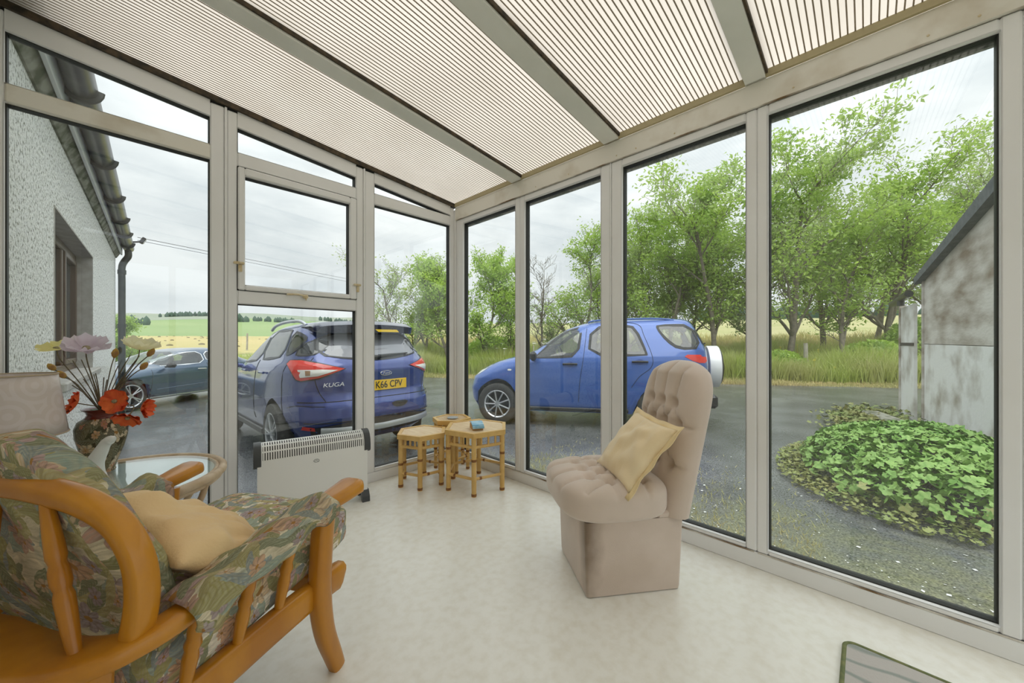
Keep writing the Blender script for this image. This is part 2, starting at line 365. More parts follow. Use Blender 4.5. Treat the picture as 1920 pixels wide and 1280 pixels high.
MB().add(roofbox(XB, XW - .005, YW - .016, YW - .0045, .0, .03), BF).build('rafter_seal', DIRT, ce, 0)
bounds = [(1.838, YW + .02), (1.096, 1.748), (.391, 1.003), (-.35, .315), (-1.08, -.43), (YE, -1.16)]
for a, b in bounds:
    p = MB().add([(x, y, railz(x) + .030) for x, y in ((XB, a + .004), (XW + .06, a + .004), (XW + .06, b - .009), (XB, b - .009))], [(0, 1, 2, 3)]).build('roof_sheet', POLY, ce, 0)
    n = int((b - a) / .0208); rb = MB()
    for i in range(1, n):
        y = a + .004 + (b - a - .013) * i / n
        rb.add(roofbox(XB, XW + .0, y - .0023, y + .0023, .0283, .0302), BF)
    rb.build('sheet_ribs', RIB, p, 0)
m = MB(); m.add(roofbox(XW - .022, XW - .010, YE, YW - .02, .0, .030), BF); m.build('eaves_foam_strip', SEAL, ce, 0)
# ================================================================ OUTSIDE GROUND AND BUILDINGS
def zg(x, y): return -.3625 + .008 * x - .015 * y
def verge_x(y): return 14.03 - .4185 * y
def road_mat():
    m = mat('wet_tarmac', (.080, .084, .090), .24, c2=(.135, .14, .145), ns=1.2, nd=10, nlo=.4, nhi=.66, bump=.22, bs=60, spec=.6)
    t = m.node_tree; b = t.nodes['Principled BSDF']; lk = [l for l in t.links if l.to_socket == b.inputs['Base Color']][0]; src = lk.from_socket
    co = t.nodes.new('ShaderNodeTexCoord'); sp = t.nodes.new('ShaderNodeSeparateXYZ'); t.links.new(co.outputs['Object'], sp.inputs[0])
    # moss that has grown along the foot of the sunroom
    gx = t.nodes.new('ShaderNodeMapRange'); gx.inputs['From Min'].default_value = 1.9; gx.inputs['From Max'].default_value = 4.6; gx.inputs['To Min'].default_value = 1; gx.inputs['To Max'].default_value = .08; t.links.new(sp.outputs['X'], gx.inputs['Value'])
    gy = t.nodes.new('ShaderNodeMapRange'); gy.inputs['From Min'].default_value = 2.6; gy.inputs['From Max'].default_value = 4.4; gy.inputs['To Min'].default_value = 1; gy.inputs['To Max'].default_value = .0; t.links.new(sp.outputs['Y'], gy.inputs['Value'])
    mu = t.nodes.new('ShaderNodeMath'); mu.operation = 'MULTIPLY'; t.links.new(gx.outputs[0], mu.inputs[0]); t.links.new(gy.outputs[0], mu.inputs[1])
    n = t.nodes.new('ShaderNodeTexNoise'); n.inputs['Scale'].default_value = 5; n.inputs['Detail'].default_value = 12; n.inputs['Roughness'].default_value = .7; t.links.new(co.outputs['Object'], n.inputs['Vector'])
    ad = t.nodes.new('ShaderNodeMath'); ad.operation = 'ADD'; t.links.new(mu.outputs[0], ad.inputs[0]); t.links.new(n.outputs['Fac'], ad.inputs[1])
    r = t.nodes.new('ShaderNodeMapRange'); r.inputs['From Min'].default_value = .85; r.inputs['From Max'].default_value = 1.35; r.inputs['To Max'].default_value = .8; t.links.new(ad.outputs[0], r.inputs['Value'])
    mx = t.nodes.new('ShaderNodeMix'); mx.data_type = 'RGBA'; t.links.new(r.outputs[0], mx.inputs['Factor']); t.links.new(src, mx.inputs['A']); mx.inputs['B'].default_value = (.20, .20, .075, 1)
    g = t.nodes.new('ShaderNodeTexNoise'); g.inputs['Scale'].default_value = 85; g.inputs['Detail'].default_value = 2; t.links.new(co.outputs['Object'], g.inputs['Vector'])
    gr = t.nodes.new('ShaderNodeMapRange'); gr.inputs['From Min'].default_value = .3; gr.inputs['From Max'].default_value = .72; gr.inputs['To Min'].default_value = .45; gr.inputs['To Max'].default_value = 1.9; t.links.new(g.outputs['Fac'], gr.inputs['Value'])
    ml = t.nodes.new('ShaderNodeVectorMath'); ml.operation = 'SCALE'; t.links.new(mx.outputs['Result'], ml.inputs[0]); t.links.new(gr.outputs[0], ml.inputs['Scale'])
    t.links.new(ml.outputs[0], b.inputs['Base Color'])
    return m
TAR = road_mat()
m = MB(); xs = [-9, -4, 0, 3, 6, 9, 12]; 
def _g(u, v):
    y = lerp(-14, 60, v); x = lerp(-12, verge_x(y) + .25, u); return (x, y, zg(x, y))
m.grid(_g, 30, 60); o = m.build('driveway', TAR, kind='structure', smooth=60); o['label'] = 'wet dark tarmac driveway outside the sunroom'
# ---- terrain beyond the verge
def r0(phi): return 14.03 / (math.cos(phi) + .4185 * math.sin(phi))
PL = [(0, None), (4.0, -.22), (8, .12), (40, .75), (160, 3.2), (320, 11), (560, 27), (1000, 62), (1500, 101), (2300, 95)]
PR = [(0, None), (3, -.05), (6, .35), (14, .95), (30, 2.2), (60, 4.6), (110, 7.0), (250, 10), (700, 22), (2300, 50)]
def terr(phi, t):
    """height t metres beyond the verge edge at bearing phi"""
    r = r0(phi) + t; z0 = zg(r0(phi) * math.cos(phi), r0(phi) * math.sin(phi)) - .02
    def pr(P): return interp(t, [(a, z0 if b is None else b) for a, b in P])
    k = min(1, max(0, (math.degrees(phi) - 54) / 14)); k = k * k * (3 - 2 * k)
    z = lerp(pr(PR), pr(PL), k)
    if t > 300: 
        h = noise.noise(Vector((phi * 3.1, r * .0012, 2.2))) * .22 + noise.noise(Vector((phi * 9, r * .002, 7))) * .07
        z *= 1 + h * min(1, (t - 300) / 400)
        z -= 60 * max(0, math.degrees(phi) - 78) / 40 * min(1, (t - 300) / 900)
    elif t > 2: z += .12 * noise.noise(Vector((r * math.cos(phi) * .3, r * math.sin(phi) * .3, 1))) * min(1, t / 8)
    return (r * math.cos(phi), r * math.sin(phi), z)
def band(name, label, t0, t1, n, mt, np_=150, lo=-50, hi=103):
    m = MB(); tt = [t0 * (t1 / t0) ** (i / n) if t0 > 0 else t1 * (i / n) ** 1.6 for i in range(n + 1)]
    m.grid(lambda u, v: terr(math.radians(lerp(lo, hi, u)), tt[int(round(v * n))]), np_, n, flip=True)
    o = m.build(name, mt, kind='structure', smooth=180); o['label'] = label; return o
GRASSG = mat('meadow_ground', (.18, .24, .045), .9, c2=(.36, .34, .13), ns=.6, nd=8)
HAY = mat('mown_hay', (.50, .40, .17), .95, c2=(.40, .35, .13), ns=.08, nd=8, stretch=(1, .25, 1))
PAST = mat('hill_pasture', (.17, .27, .085), .95, c2=(.26, .33, .13), ns=.006, nd=7, stretch=(1, .5, 1))
HILL = mat('far_moor', (.20, .25, .17), .95, c2=(.27, .29, .22), ns=.004, nd=6)
band('meadow', 'long grass meadow beyond the lane', 0, 14, 16, GRASSG)
def fieldmat():
    m = mat('rough_field', (.33, .34, .13), .95, c2=(.44, .40, .20), ns=.25, nd=8); return m
band('rough_field', 'rough pale field behind the trees', 14, 110, 14, fieldmat(), lo=-50, hi=57)
band('hay_field', 'mown yellow hay field beyond the parked saloon', 8, 150, 16, HAY, lo=57, hi=103)
band('hill_pasture', 'green pasture rising to the hills', 150, 620, 16, PAST, lo=57, hi=103)
band('far_pasture', 'far green rise behind the trees', 110, 1500, 16, PAST, lo=-50, hi=57)
band('far_hills', 'grey green hills on the skyline', 620, 2300, 20, HILL, lo=57, hi=103)
# ---- pebbledashed wing of the house
DASH = mat('pebbledash', (.94, .93, .89), .9, c2=(.30, .30, .25), ns=48, nd=3, nlo=.52, nhi=.64, bump=1.0, bs=55)
STONE = mat('painted_reveal', (.56, .54, .50), .85, c2=(.44, .41, .37), ns=14)
MOSS = mat('mossy_concrete', (.40, .39, .33), .9, c2=(.13, .14, .09), ns=9, nd=8, nlo=.38, nhi=.62)
FASC = mat('white_fascia', (.78, .80, .80), .4)
GUT = mat('black_gutter_plastic', (.022, .026, .028), .28, c2=(.06, .065, .055), ns=7)
SLATE = mat('grey_slate', (.10, .105, .11), .6, c2=(.15, .15, .15), ns=6)
BROWN = mat('brown_window_frame', (.10, .055, .038), .4)
DARKGL = mat('dark_window_glass', (.10, .12, .13), .04, spec=.9)
ang = math.atan2(.18, 6.2)
hw = empty('house_wing', (-.4055, 2.61, 0), -ang, 'white pebbledashed cottage wing with brown window seen through left pane', 'house')
LW = 6.42; o0, o1, zs, zh = 1.24, 3.30, .72, 1.90; EV = 2.50
m = MB()
def wallbox(m, y0, y1, z0, z1): m.span((-.32, y0, z0), (0, y1, z1))
wallbox(m, 0, o0, -.9, EV); wallbox(m, o1, LW, -.9, EV); wallbox(m, o0, o1, -.9, zs); wallbox(m, o0, o1, zh, EV); m.span((-4.0, LW - .3, -.9), (-.32, LW, EV))
m.build('wall', DASH, hw, 0)
m = MB(); m.span((-.16, o0 - .001, zh - .012), (.004, o1 + .001, zh + .001)); m.span((-.16, o0 - .001, zs), (.004, o0 + .012, zh - .012)); m.span((-.16, o1 - .012, zs), (.004, o1 + .001, zh - .012)); m.build('window_reveal', STONE, hw, 0)
m = MB(); m.span((-.17, o0 - .05, zs - .06), (.06, o1 + .05, zs + .005), .01); m.build('window_sill', STONE, hw, 30)
wi = empty('wing_window', (0, 0, 0), parent=hw)
m = MB(); xx = (-.17, -.11)
for a, b, c, d in ((o0 + .012, o0 + .07, zs, zh - .012), (o1 - .075, o1 - .012, zs, zh - .012), (o0 + .07, o1 - .075, zs, zs + .07), (o0 + .07, o1 - .075, zh - .085, zh - .012), (o0 + 1.22, o0 + 1.31, zs + .07, zh - .085)): m.span((xx[0], a, c), (xx[1], b, d), .008)
m.build('window_frame', BROWN, wi, 30)
m = MB(); m.span((xx[0] + .0, o0 + 1.31, zs + .07), (xx[1] + .012, o0 + 1.36, zh - .085), .006); m.span((xx[0], o1 - .12, zs + .07), (xx[1] + .012, o1 - .075, zh - .085), .006); m.span((xx[0], o0 + 1.36, zh - .13), (xx[1] + .012, o1 - .12, zh - .085), .006); m.span((xx[0], o0 + 1.36, zs + .07), (xx[1] + .012, o1 - .12, zs + .115), .006); m.build('window_sash', BROWN, wi, 30)
MB().span((-.145, o0 + .07, zs + .07), (-.139, o0 + 1.22, zh - .085)).build('pane', DARKGL, wi, 0)
MB().span((-.145, o0 + 1.36, zs + .115), (-.139, o1 - .12, zh - .13)).build('pane', DARKGL, wi, 0)
m = MB(); m.prism([(-.02, EV - .10), (.012, EV - .10), (.055, EV - .02), (.055, EV + .03), (-.02, EV + .03)], -.02, LW + .02, 'xz'); m.build('eaves_course', MOSS, hw, 0)
m = MB(); m.span((.056, -.02, EV - .035), (.078, LW + .06, EV + .15), .003); m.build('fascia_board', FASC, hw, 30)
g = MB(); n = 10; prof = [(.148 + .070 * math.cos(a), EV + .105 + .075 * math.sin(a)) for a in [PI + PI * i / n for i in range(n + 1)]]
vs = []; fs = []
for y in (-.02, LW + .10):
    for p in prof: vs.append((p[0], y, p[1]))
    for p in reversed(prof): vs.append((.148 + (p[0] - .148) * .93, y, EV + .105 + (p[1] - EV - .105) * .93))
k = len(vs) // 2
fs = [(i, (i + 1) % k, k + (i + 1) % k, k + i) for i in range(k)] + [tuple(range(k)), tuple(range(2 * k - 1, k - 1, -1))]
gt = g.add(vs, fs).build('gutter', GUT, hw, 50)
for y in (.95, 2.2, 3.3, 4.3, 5.2, 6.0):
    b = MB(); b.tube([(.148 + .078 * math.cos(a), y, EV + .105 + .082 * math.sin(a)) for a in [PI + PI * i / 10 for i in range(11)]], .01, 6, flat=(.022, .008), up=(0, 1, 0)); b.build('gutter_bracket', GUT, gt, 40)
d = MB(); d.tube(smoothpath([(.148, LW - .03, EV + .04), (.148, LW - .03, EV - .06), (.10, LW - .03, EV - .16), (.075, LW - .03, EV - .26), (.075, LW - .03, EV - .5)], 5) + [Vector((.075, LW - .03, -.45))], .046, 12)
for z in (EV - .30, 1.3, .2): d.tube([(.075, LW - .03, z), (.075, LW - .03, z - .07)], .054, 12)
d.build('downpipe', GUT, hw, 40)
m = MB(); m.add([(.17, -.1, EV + .14), (.17, LW + .12, EV + .14), (-2.6, LW + .12, EV + 1.9), (-2.6, -.1, EV + 1.9), (.17, -.1, EV + .17), (.17, LW + .12, EV + .17), (-2.6, LW + .12, EV + 1.93), (-2.6, -.1, EV + 1.93)], [(0, 1, 2, 3), (7, 6, 5, 4), (0, 4, 5, 1), (1, 5, 6, 2), (2, 6, 7, 3), (3, 7, 4, 0)]); m.build('roof', SLATE, hw, 0)
fld = empty('floodlight', (-.02, 8.93, 2.70), 0, 'small black floodlight fixed at the end of the gutter', 'floodlight')
MB().box((.12, 0, .03), (.05, .14, .10), .008, Matrix.Rotation(.5, 3, 'Y')).build('housing', BLACKP, fld, 30)
MB().box((.146, 0, .016), (.008, .11, .075), .002, Matrix.Rotation(.5, 3, 'Y')).build('lens', mat('lamp_lens', (.55, .55, .45), .2), fld, 30)
MB().tube([(-.06, 0, -.03), (.03, 0, -.01), (.11, 0, .01)], .014, 8).build('bracket', BLACKP, fld)
# eaves of the main house over the top of the lean-to
m = MB(); m.span((XB - .3, YE - .1, 2.46), (XB + .20, YW + .15, 2.60)); m.build('trim_1', MOSS, kind='structure', smooth=0)['label'] = 'eaves of the main house above the lean-to roof'
# ---- weathered shed
PLY = mat('weathered_whitewash', (.66, .63, .58), .9, c2=(.26, .205, .15), ns=2.6, nd=12, nlo=.38, nhi=.66, bump=.4, bs=25, stretch=(.6, 1, 1.6))
PLY2 = mat('peeling_white_board', (.84, .84, .82), .85, c2=(.40, .36, .30), ns=2.4, nd=12, nlo=.46, nhi=.72, bump=.3, bs=25)
FELT = mat('roofing_felt', (.09, .105, .115), .8, c2=(.15, .165, .17), ns=12)
sA = Vector((8.80, -.65, 0)); sB = Vector((5.2, -1.145, 0)); sd = (sB - sA).normalized()
sh = empty('shed', (8.80, -.65, 0), math.atan2(sd.y, sd.x), 'weathered whitewashed timber shed with dark felt roof edge on the right', 'shed')
SLN = (sB - sA).length; gz = -.42
def rz(x): return 1.97 + .215 * x      # underside of the roof edge, local x runs towards the camera
seam = lambda x: .955 - .004 * x
m = MB(); m.prism([(.02, gz), (SLN, gz), (SLN, seam(SLN)), (.02, seam(0))], 0, .05, 'xz'); m.build('lower_panel', PLY2, sh, 0)
m = MB(); m.prism([(.02, seam(0) + .008), (SLN, seam(SLN) + .008), (SLN, rz(SLN)), (.02, rz(0))], .0, .05, 'xz'); m.build('upper_panel', PLY, sh, 0)
m = MB(); m.span((-.05, -.02, gz), (.02, .06, 1.97), .004); m.build('corner_post', PLY, sh, 0)
m = MB(); m.prism([(-.12, rz(-.12) - .01), (SLN, rz(SLN) - .01), (SLN, rz(SLN) + .17), (-.12, rz(-.12) + .10)], -.09, 2.6, 'xz'); m.build('roof', FELT, sh, 0)
m = MB(); m.span((-.05, .05, gz), (SLN, 2.5, 1.9)); m.build('shed_body', PLY, sh, 0)
dr = empty('door', (0, 0, 0), parent=sh)
m = MB(); m.prism([(-.86, gz), (-.06, gz), (-.06, 1.62), (-.86, 1.60)], -.10, -.06, 'xz'); m.build('door_leaf', PLY2, dr, 0)
m = MB(); m.span((-.92, -.12, gz), (-.85, -.04, 1.66), .004); m.build('door_post', PLY, dr, 0)
m = MB(); m.span((-.88, -.115, .93), (-.05, -.10, .98), .003); m.build('hinge_strap', mat('rusty_iron', (.05, .04, .035), .7), dr, 0)
m = MB(); m.tube([(-1.15, -.16, 1.70), (-.03, -.16, 1.78)], .055, 10); m.build('gutter', GUT, sh, 40)
m = MB(); m.tube([(-.55, -.16, 1.72), (-.55, -.16, 1.62)], .05, 10); m.build('gutter_outlet', GUT, sh, 40)
# kerb and mossy bed by the shed
kb = MB(); kb.box((0, 0, .06), (1.3, .24, .16), .03); o = kb.build('kerb_stone', MOSS, loc=(8.0, -.25, zg(8, -.25))); o.rotation_euler = (0, 0, .35); tag(o, 'dark mossy kerb stone lying beside the shed door', 'kerb')
# ================================================================ CARS
CARGL = glassmat('car_window_glass', tint=(.60, .66, .64), ior=.10); DARKCG = glassmat('dark_car_window_glass', tint=(.22, .25, .25), ior=.12)
TRIM = mat('car_black_trim', (.018, .019, .021), .4); TYRE = mat('tyre_rubber', (.028, .028, .028), .75, c2=(.05, .05, .048), ns=30); ALLOY = mat('alloy_wheel', (.62, .64, .66), .28, metal=.8); CHR = mat('chrome', (.80, .81, .82), .12, metal=1); UNDER = mat('car_underside', (.012, .012, .013), .8); SEATM = mat('car_seat_grey', (.10, .105, .11), .8)
REDL = mat('tail_lamp_red', (.62, .035, .025), .12, coat=.6); WHTL = mat('lamp_white_lens', (.72, .72, .70), .12, coat=.5); ORNL = mat('indicator_orange', (.75, .33, .05), .2)
def sgn(x): return -1 if x < 0 else 1
class CarBody:
    def __init__(s, front, rear, width, n_exp=5.5, nr=None):
        s.fr, s.rr, s.w, s.n = front, rear, width, n_exp; s.nr = nr or n_exp
    def dims(s, z): 
        xf = interp(z, s.fr); xr = interp(z, s.rr); return (xf + xr) / 2, (xf - xr) / 2, interp(z, s.w)
    def at(s, th, z):
        """th=0 front, pi/2 left side, pi rear"""
        cx, a, w_ = s.dims(z); c, q = math.cos(th), math.sin(th); n = s.n if c > 0 else s.nr
        return Vector((cx + a * sgn(c) * abs(c) ** (2 / n), w_ * sgn(q) * abs(q) ** (2 / n), z))
    def side_y(s, x, z, sg=1):
        cx, a, w_ = s.dims(z); t = min(.9999, abs((x - cx) / a)); n = s.n if x > cx else s.nr; return sg * w_ * (1 - t ** n) ** (1 / n)
    def end_x(s, y, z, e=-1):
        cx, a, w_ = s.dims(z); n = s.n if e > 0 else s.nr; t = min(.9999, abs(y / w_)); return cx + e * a * (1 - t ** n) ** (1 / n)
    def rear_s(s, q, z):
        """q = distance round the tail from the centre line; positive to the left"""
        cx, a, w_ = s.dims(z); sg = sgn(q); q = abs(q); px = None; acc = 0; P = None
        for i in range(160):
            th = PI - (PI / 2) * i / 159; c, k = math.cos(th), math.sin(th); p = (cx - a * abs(c) ** (2 / s.nr), w_ * k ** (2 / s.nr))
            if px is not None:
                d_ = math.hypot(p[0] - px[0], p[1] - px[1])
                if acc + d_ >= q: t = (q - acc) / max(d_, 1e-9); return Vector((lerp(px[0], p[0], t), sg * lerp(px[1], p[1], t), z))
                acc += d_
            px = p
        return Vector((px[0], sg * px[1], z))
def chaikin(P, n=2):
    for _ in range(n):
        Q = []
        for i in range(len(P)):
            a, b = P[i], P[(i + 1) % len(P)]; Q += [(.75 * a[0] + .25 * b[0], .75 * a[1] + .25 * b[1]), (.25 * a[0] + .75 * b[0], .25 * a[1] + .75 * b[1])]
        P = Q
    return P
def dens(P, d=.06):
    out = []
    for i in range(len(P)):
        a, b = P[i], P[(i + 1) % len(P)]; k = max(1, int(math.hypot(b[0] - a[0], b[1] - a[1]) / d)); out += [(lerp(a[0], b[0], j / k), lerp(a[1], b[1], j / k)) for j in range(k)]
    return out
def inpoly(p, P):
    r = False; j = len(P) - 1
    for i in range(len(P)):
        if (P[i][1] > p[1]) != (P[j][1] > p[1]) and p[0] < (P[j][0] - P[i][0]) * (p[1] - P[i][1]) / (P[j][1] - P[i][1]) + P[i][0]: r = not r
        j = i
    return r
def shrink(P, k):
    cx = sum(p[0] for p in P) / len(P); cz = sum(p[1] for p in P) / len(P); out = []
    for x, z in P:
        d_ = math.hypot(x - cx, z - cz); t = max(.05, 1 - k / max(d_, 1e-6)); out.append((cx + (x - cx) * t, cz + (z - cz) * t))
    return out
def patch(P, S, rings=5):
    """P closed 2-D loop, S maps it on to the body surface"""
    P = dens(P); n = len(P); cx = sum(p[0] for p in P) / n; cz = sum(p[1] for p in P) / n; m = MB(); vs = [S(cx, cz)]; fs = []
    for r in range(1, rings + 1): vs += [S(lerp(cx, p[0], r / rings), lerp(cz, p[1], r / rings)) for p in P]
    for i in range(n): fs.append((0, 1 + i, 1 + (i + 1) % n))
    for r in range(rings - 1):
        for i in range(n): a = 1 + r * n; fs.append((a + i, a + n + i, a + n + (i + 1) % n, a + (i + 1) % n))
    m.add(vs, fs); return m
def ringpatch(P, k0, k1, S):
    P = dens(P); A = shrink(P, k0); B = shrink(P, k1); n = len(P); m = MB(); m.add([S(*p) for p in A] + [S(*p) for p in B], [(i, (i + 1) % n, n + (i + 1) % n, n + i) for i in range(n)]); return m
def place_car(root, x, y, yaw):
    gxn, gyn = .008, -.015; up = Vector((-gxn, -gyn, 1)).normalized(); f_ = Vector((math.cos(yaw), math.sin(yaw), 0)); f_ = (f_ - up * f_.dot(up)).normalized(); l_ = up.cross(f_)
    M = Matrix((f_, l_, up)).transposed().to_4x4(); M.translation = Vector((x, y, zg(x, y))); root.matrix_world = M
def car_shell(root, B, paint, arches, zlo, ztop, sidewins, rearwin=None, frontwin=None, nz=64, nth=150, zs=None):
    zz = zs or [lerp(zlo, ztop, i / nz) for i in range(nz + 1)]; m = MB(); vs = []; TH = []
    def quad(n):      # angles from the end (0) to the side (pi/2), evenly spread along the outline
        tc = .5 ** (1 / n); return [math.asin(min(1, (tc * i / 16) ** (n / 2))) for i in range(16)] + [math.acos(min(1, (tc * i / 34) ** (n / 2))) for i in range(34, 0, -1)]
    qf, qr = quad(B.n), quad(B.nr); H_ = qf + [PI / 2] + [PI - t for t in reversed(qr)]; TH = H_ + [2 * PI - t for t in reversed(H_[1:-1])]; nth = len(TH)
    def arch(x):
        h = -9
        for ax, az, r in arches:
            if abs(x - ax) < r: h = max(h, az + math.sqrt(r * r - (x - ax) ** 2))
        return h
    for z in zz:
        for t in TH:
            p = B.at(t, z); lim = arch(p.x)
            if p.z < lim and abs(p.y) > .55: p = B.at(t, min(lim, ztop)); 
            vs.append(p)
    fs = []
    for i in range(len(zz) - 1):
        for j in range(nth):
            q = (i * nth + j, i * nth + (j + 1) % nth, (i + 1) * nth + (j + 1) % nth, (i + 1) * nth + j); c = (vs[q[0]] + vs[q[1]] + vs[q[2]] + vs[q[3]]) / 4
            if (vs[q[0]] - vs[q[3]]).length < 1e-6 and (vs[q[1]] - vs[q[2]]).length < 1e-6: continue
            cut = False
            if abs(c.y) > .3 * B.dims(c.z)[2]:
                for P in sidewins:
                    if inpoly((c.x, c.z), P): cut = True
            if rearwin and c.x < interp(c.z, B.rr) + .22 and inpoly((c.y, c.z), rearwin): cut = True
            if frontwin and c.x > interp(c.z, B.fr) - .22 and inpoly((c.y, c.z), frontwin): cut = True
            if not cut: fs.append(q)
    k = len(vs); top = [(len(zz) - 1) * nth + j for j in range(nth)]; fs.append(tuple(top))
    m.add(vs, fs); return m.build('body', paint, root, 50)
def wheel(root, x, y, r, rim, spokes, sg, nm='wheel'):
    wl_ = empty(nm, (x, y, r), 0, parent=root); M = Matrix.Rotation(-sg * PI / 2, 3, 'X'); W = .105
    MB().lathe([(rim, -W), (r * .93, -W), (r, -W * .75), (r, W * .75), (r * .97, W * .93), (r * .9, W), (rim * 1.04, W), (rim, W * .93)], 40, M=M, cap=False).build('tyre', TYRE, wl_, 40)
    MB().lathe([(rim * 1.05, W * .97), (rim * 1.0, W * 1.01), (rim * .93, W * .9), (rim * .9, W * .2), (rim * .88, -W)], 40, M=M, cap=False).build('rim', ALLOY, wl_, 40)
    MB().lathe([(rim * .9, -W * .2), (0.001, -W * .2)], 24, M=M, cap=False).build('brake_disc', TRIM, wl_, 0)
    sp = MB()
    for k in range(spokes):
        a = 2 * PI * k / spokes
        for da in ((-.09, .09) if spokes < 8 else (0,)):
            p0 = Vector((rim * .16 * math.cos(a), rim * .16 * math.sin(a), W * .86)); p1 = Vector((rim * .97 * math.cos(a + da * 1.5), rim * .97 * math.sin(a + da * 1.5), W * .93)); sp.tube([M @ p0, M @ p1], .012, 6, flat=[(.016, .012), (.013, .012)])
    sp.lathe([(rim * .22, W * .7), (rim * .2, W * .95), (0.002, W * .97)], 16, M=M, cap=False); sp.build('spokes', ALLOY, wl_, 40)
    return wl_
def seats(root, rows):
    for x, y in rows:
        m = MB(); m.box((x, y, .62), (.5, .46, .16), .06); m.box((x - .27, y, .92), (.14, .46, .52), .06, Matrix.Rotation(-.25, 3, 'Y')); m.box((x - .36, y, 1.27), (.09, .24, .16), .04); m.build('car_seat', SEATM, root, 40)
def mk_sidewin(root, B, P, sgs, gl, trim=.035, frame=TRIM, nm='side_window'):
    for sg in sgs:
        S = lambda x, z: Vector((x, B.side_y(x, z, sg) + sg * .004, z)); S2 = lambda x, z: Vector((x, B.side_y(x, z, sg) + sg * .007, z))
        o = patch(P, S).build(nm, gl, root, 180); ringpatch(P, -.012, trim, S2).build('window_surround', frame, o, 180)
def panel_line(root, pts, S, nm='panel_gap', r=.004): MB().tube([S(*p) for p in smoothpath2(pts)], r, 4, caps=False).build(nm, UNDER, root, 0)
def smoothpath2(pts, n=5): return [(p.x, p.y) for p in smoothpath([(a, b, 0) for a, b in pts], n)]

# ---------------------------------------------------------------- blue compact off-roader (side on)
PB = mat('mid_blue_car_paint', (.055, .125, .40), .28, metal=.25, coat=.9)
tv = empty('off_road_car', (0, 0, 0), 0, 'mid blue compact off-roader with spare wheel on its back door', 'car')
place_car(tv, 5.03, 4.81, math.radians(117.5))
B = CarBody(front=[(.24, .58), (.40, .66), (.60, .68), (.78, .62), (.88, .50), (.97, .34), (1.04, .17), (1.10, -.04), (1.15, -.24), (1.20, -.44), (1.25, -.55), (1.45, -.83), (1.58, -1.06), (1.66, -1.30), (1.70, -1.52), (1.725, -1.85), (1.735, -2.0)],
    rear=[(.24, -3.06), (.40, -3.16), (.60, -3.22), (1.0, -3.23), (1.2, -3.21), (1.35, -3.16), (1.5, -3.09), (1.6, -3.04), (1.66, -2.99), (1.70, -2.90), (1.725, -2.6), (1.735, -2.4)],
    width=[(.24, .75), (.35, .81), (.55, .845), (.80, .850), (.95, .842), (1.05, .828), (1.12, .812), (1.2, .785), (1.4, .715), (1.55, .655), (1.63, .615), (1.68, .55), (1.71, .45), (1.735, .25)], n_exp=5.0, nr=6.5)
W1 = chaikin([(-.58, 1.115), (-.60, 1.14), (-.86, 1.40), (-1.10, 1.56), (-1.36, 1.62), (-1.30, 1.135), (-.9, 1.12)], 1)
W2 = chaikin([(-1.46, 1.14), (-1.50, 1.60), (-2.02, 1.62), (-2.18, 1.58), (-2.34, 1.17), (-2.32, 1.145)], 1)
W3 = chaikin([(-2.50, 1.61), (-3.0, 1.60), (-3.10, 1.24), (-2.78, 1.235), (-2.62, 1.36), (-2.49, 1.55)], 1)
RWt = chaikin([(-.60, 1.22), (.60, 1.22), (.55, 1.60), (-.55, 1.60)], 1); FWt = chaikin([(-.68, 1.25), (.68, 1.25), (.56, 1.62), (-.56, 1.62)], 1)
ARt = [(.06, .36, .41), (-2.52, .36, .41)]
zt = sorted(set([.24, .28, .32, .36, .40] + [lerp(.40, 1.0, i / 22) for i in range(23)] + [lerp(1.0, 1.25, i / 22) for i in range(23)] + [lerp(1.25, 1.735, i / 26) for i in range(27)]))
car_shell(tv, B, PB, ARt, .24, 1.735, [shrink(W, .02) for W in (W1, W2, W3)], shrink(RWt, .02), shrink(FWt, .02), zs=zt)
for W in (W1, W2, W3): mk_sidewin(tv, B, W, (1, -1), CARGL, .030)
S = lambda y, z: Vector((B.end_x(y, z, -1) - .004, y, z)); o = patch(RWt, S).build('rear_window', CARGL, tv, 180); ringpatch(RWt, -.012, .04, lambda y, z: S(y, z) - Vector((.003, 0, 0))).build('window_surround', TRIM, o, 180)
S = lambda y, z: Vector((B.end_x(y, z, 1) + .004, y, z)); o = patch(FWt, S).build('windscreen', CARGL, tv, 180); ringpatch(FWt, -.012, .04, lambda y, z: S(y, z) + Vector((.003, 0, 0))).build('window_surround', TRIM, o, 180)
MB().span((-3.0, -.62, .26), (.4, .62, .60)).build('underbody', UNDER, tv, 0); MB().span((-3.05, -.70, .58), (.0, .70, .62)).build('cabin_floor', UNDER, tv, 0); MB().box((-.55, 0, .98), (.35, 1.3, .2), .06).build('dashboard', TRIM, tv, 30)
MB().tube([(-.86 + .0 + .06 * math.sin(a), -.36 + .18 * math.cos(a), 1.12 + .16 * math.sin(a)) for a in [2 * PI * i / 24 for i in range(25)]], .016, 8, caps=False).build('steering_wheel', TRIM, tv)
seats(tv, [(-1.25, .36), (-1.25, -.36), (-2.05, .36), (-2.05, -.36)])
for x in (.06, -2.52):
    for sg in (1, -1): wheel(tv, x, sg * .735, .345, .225, 9, sg)
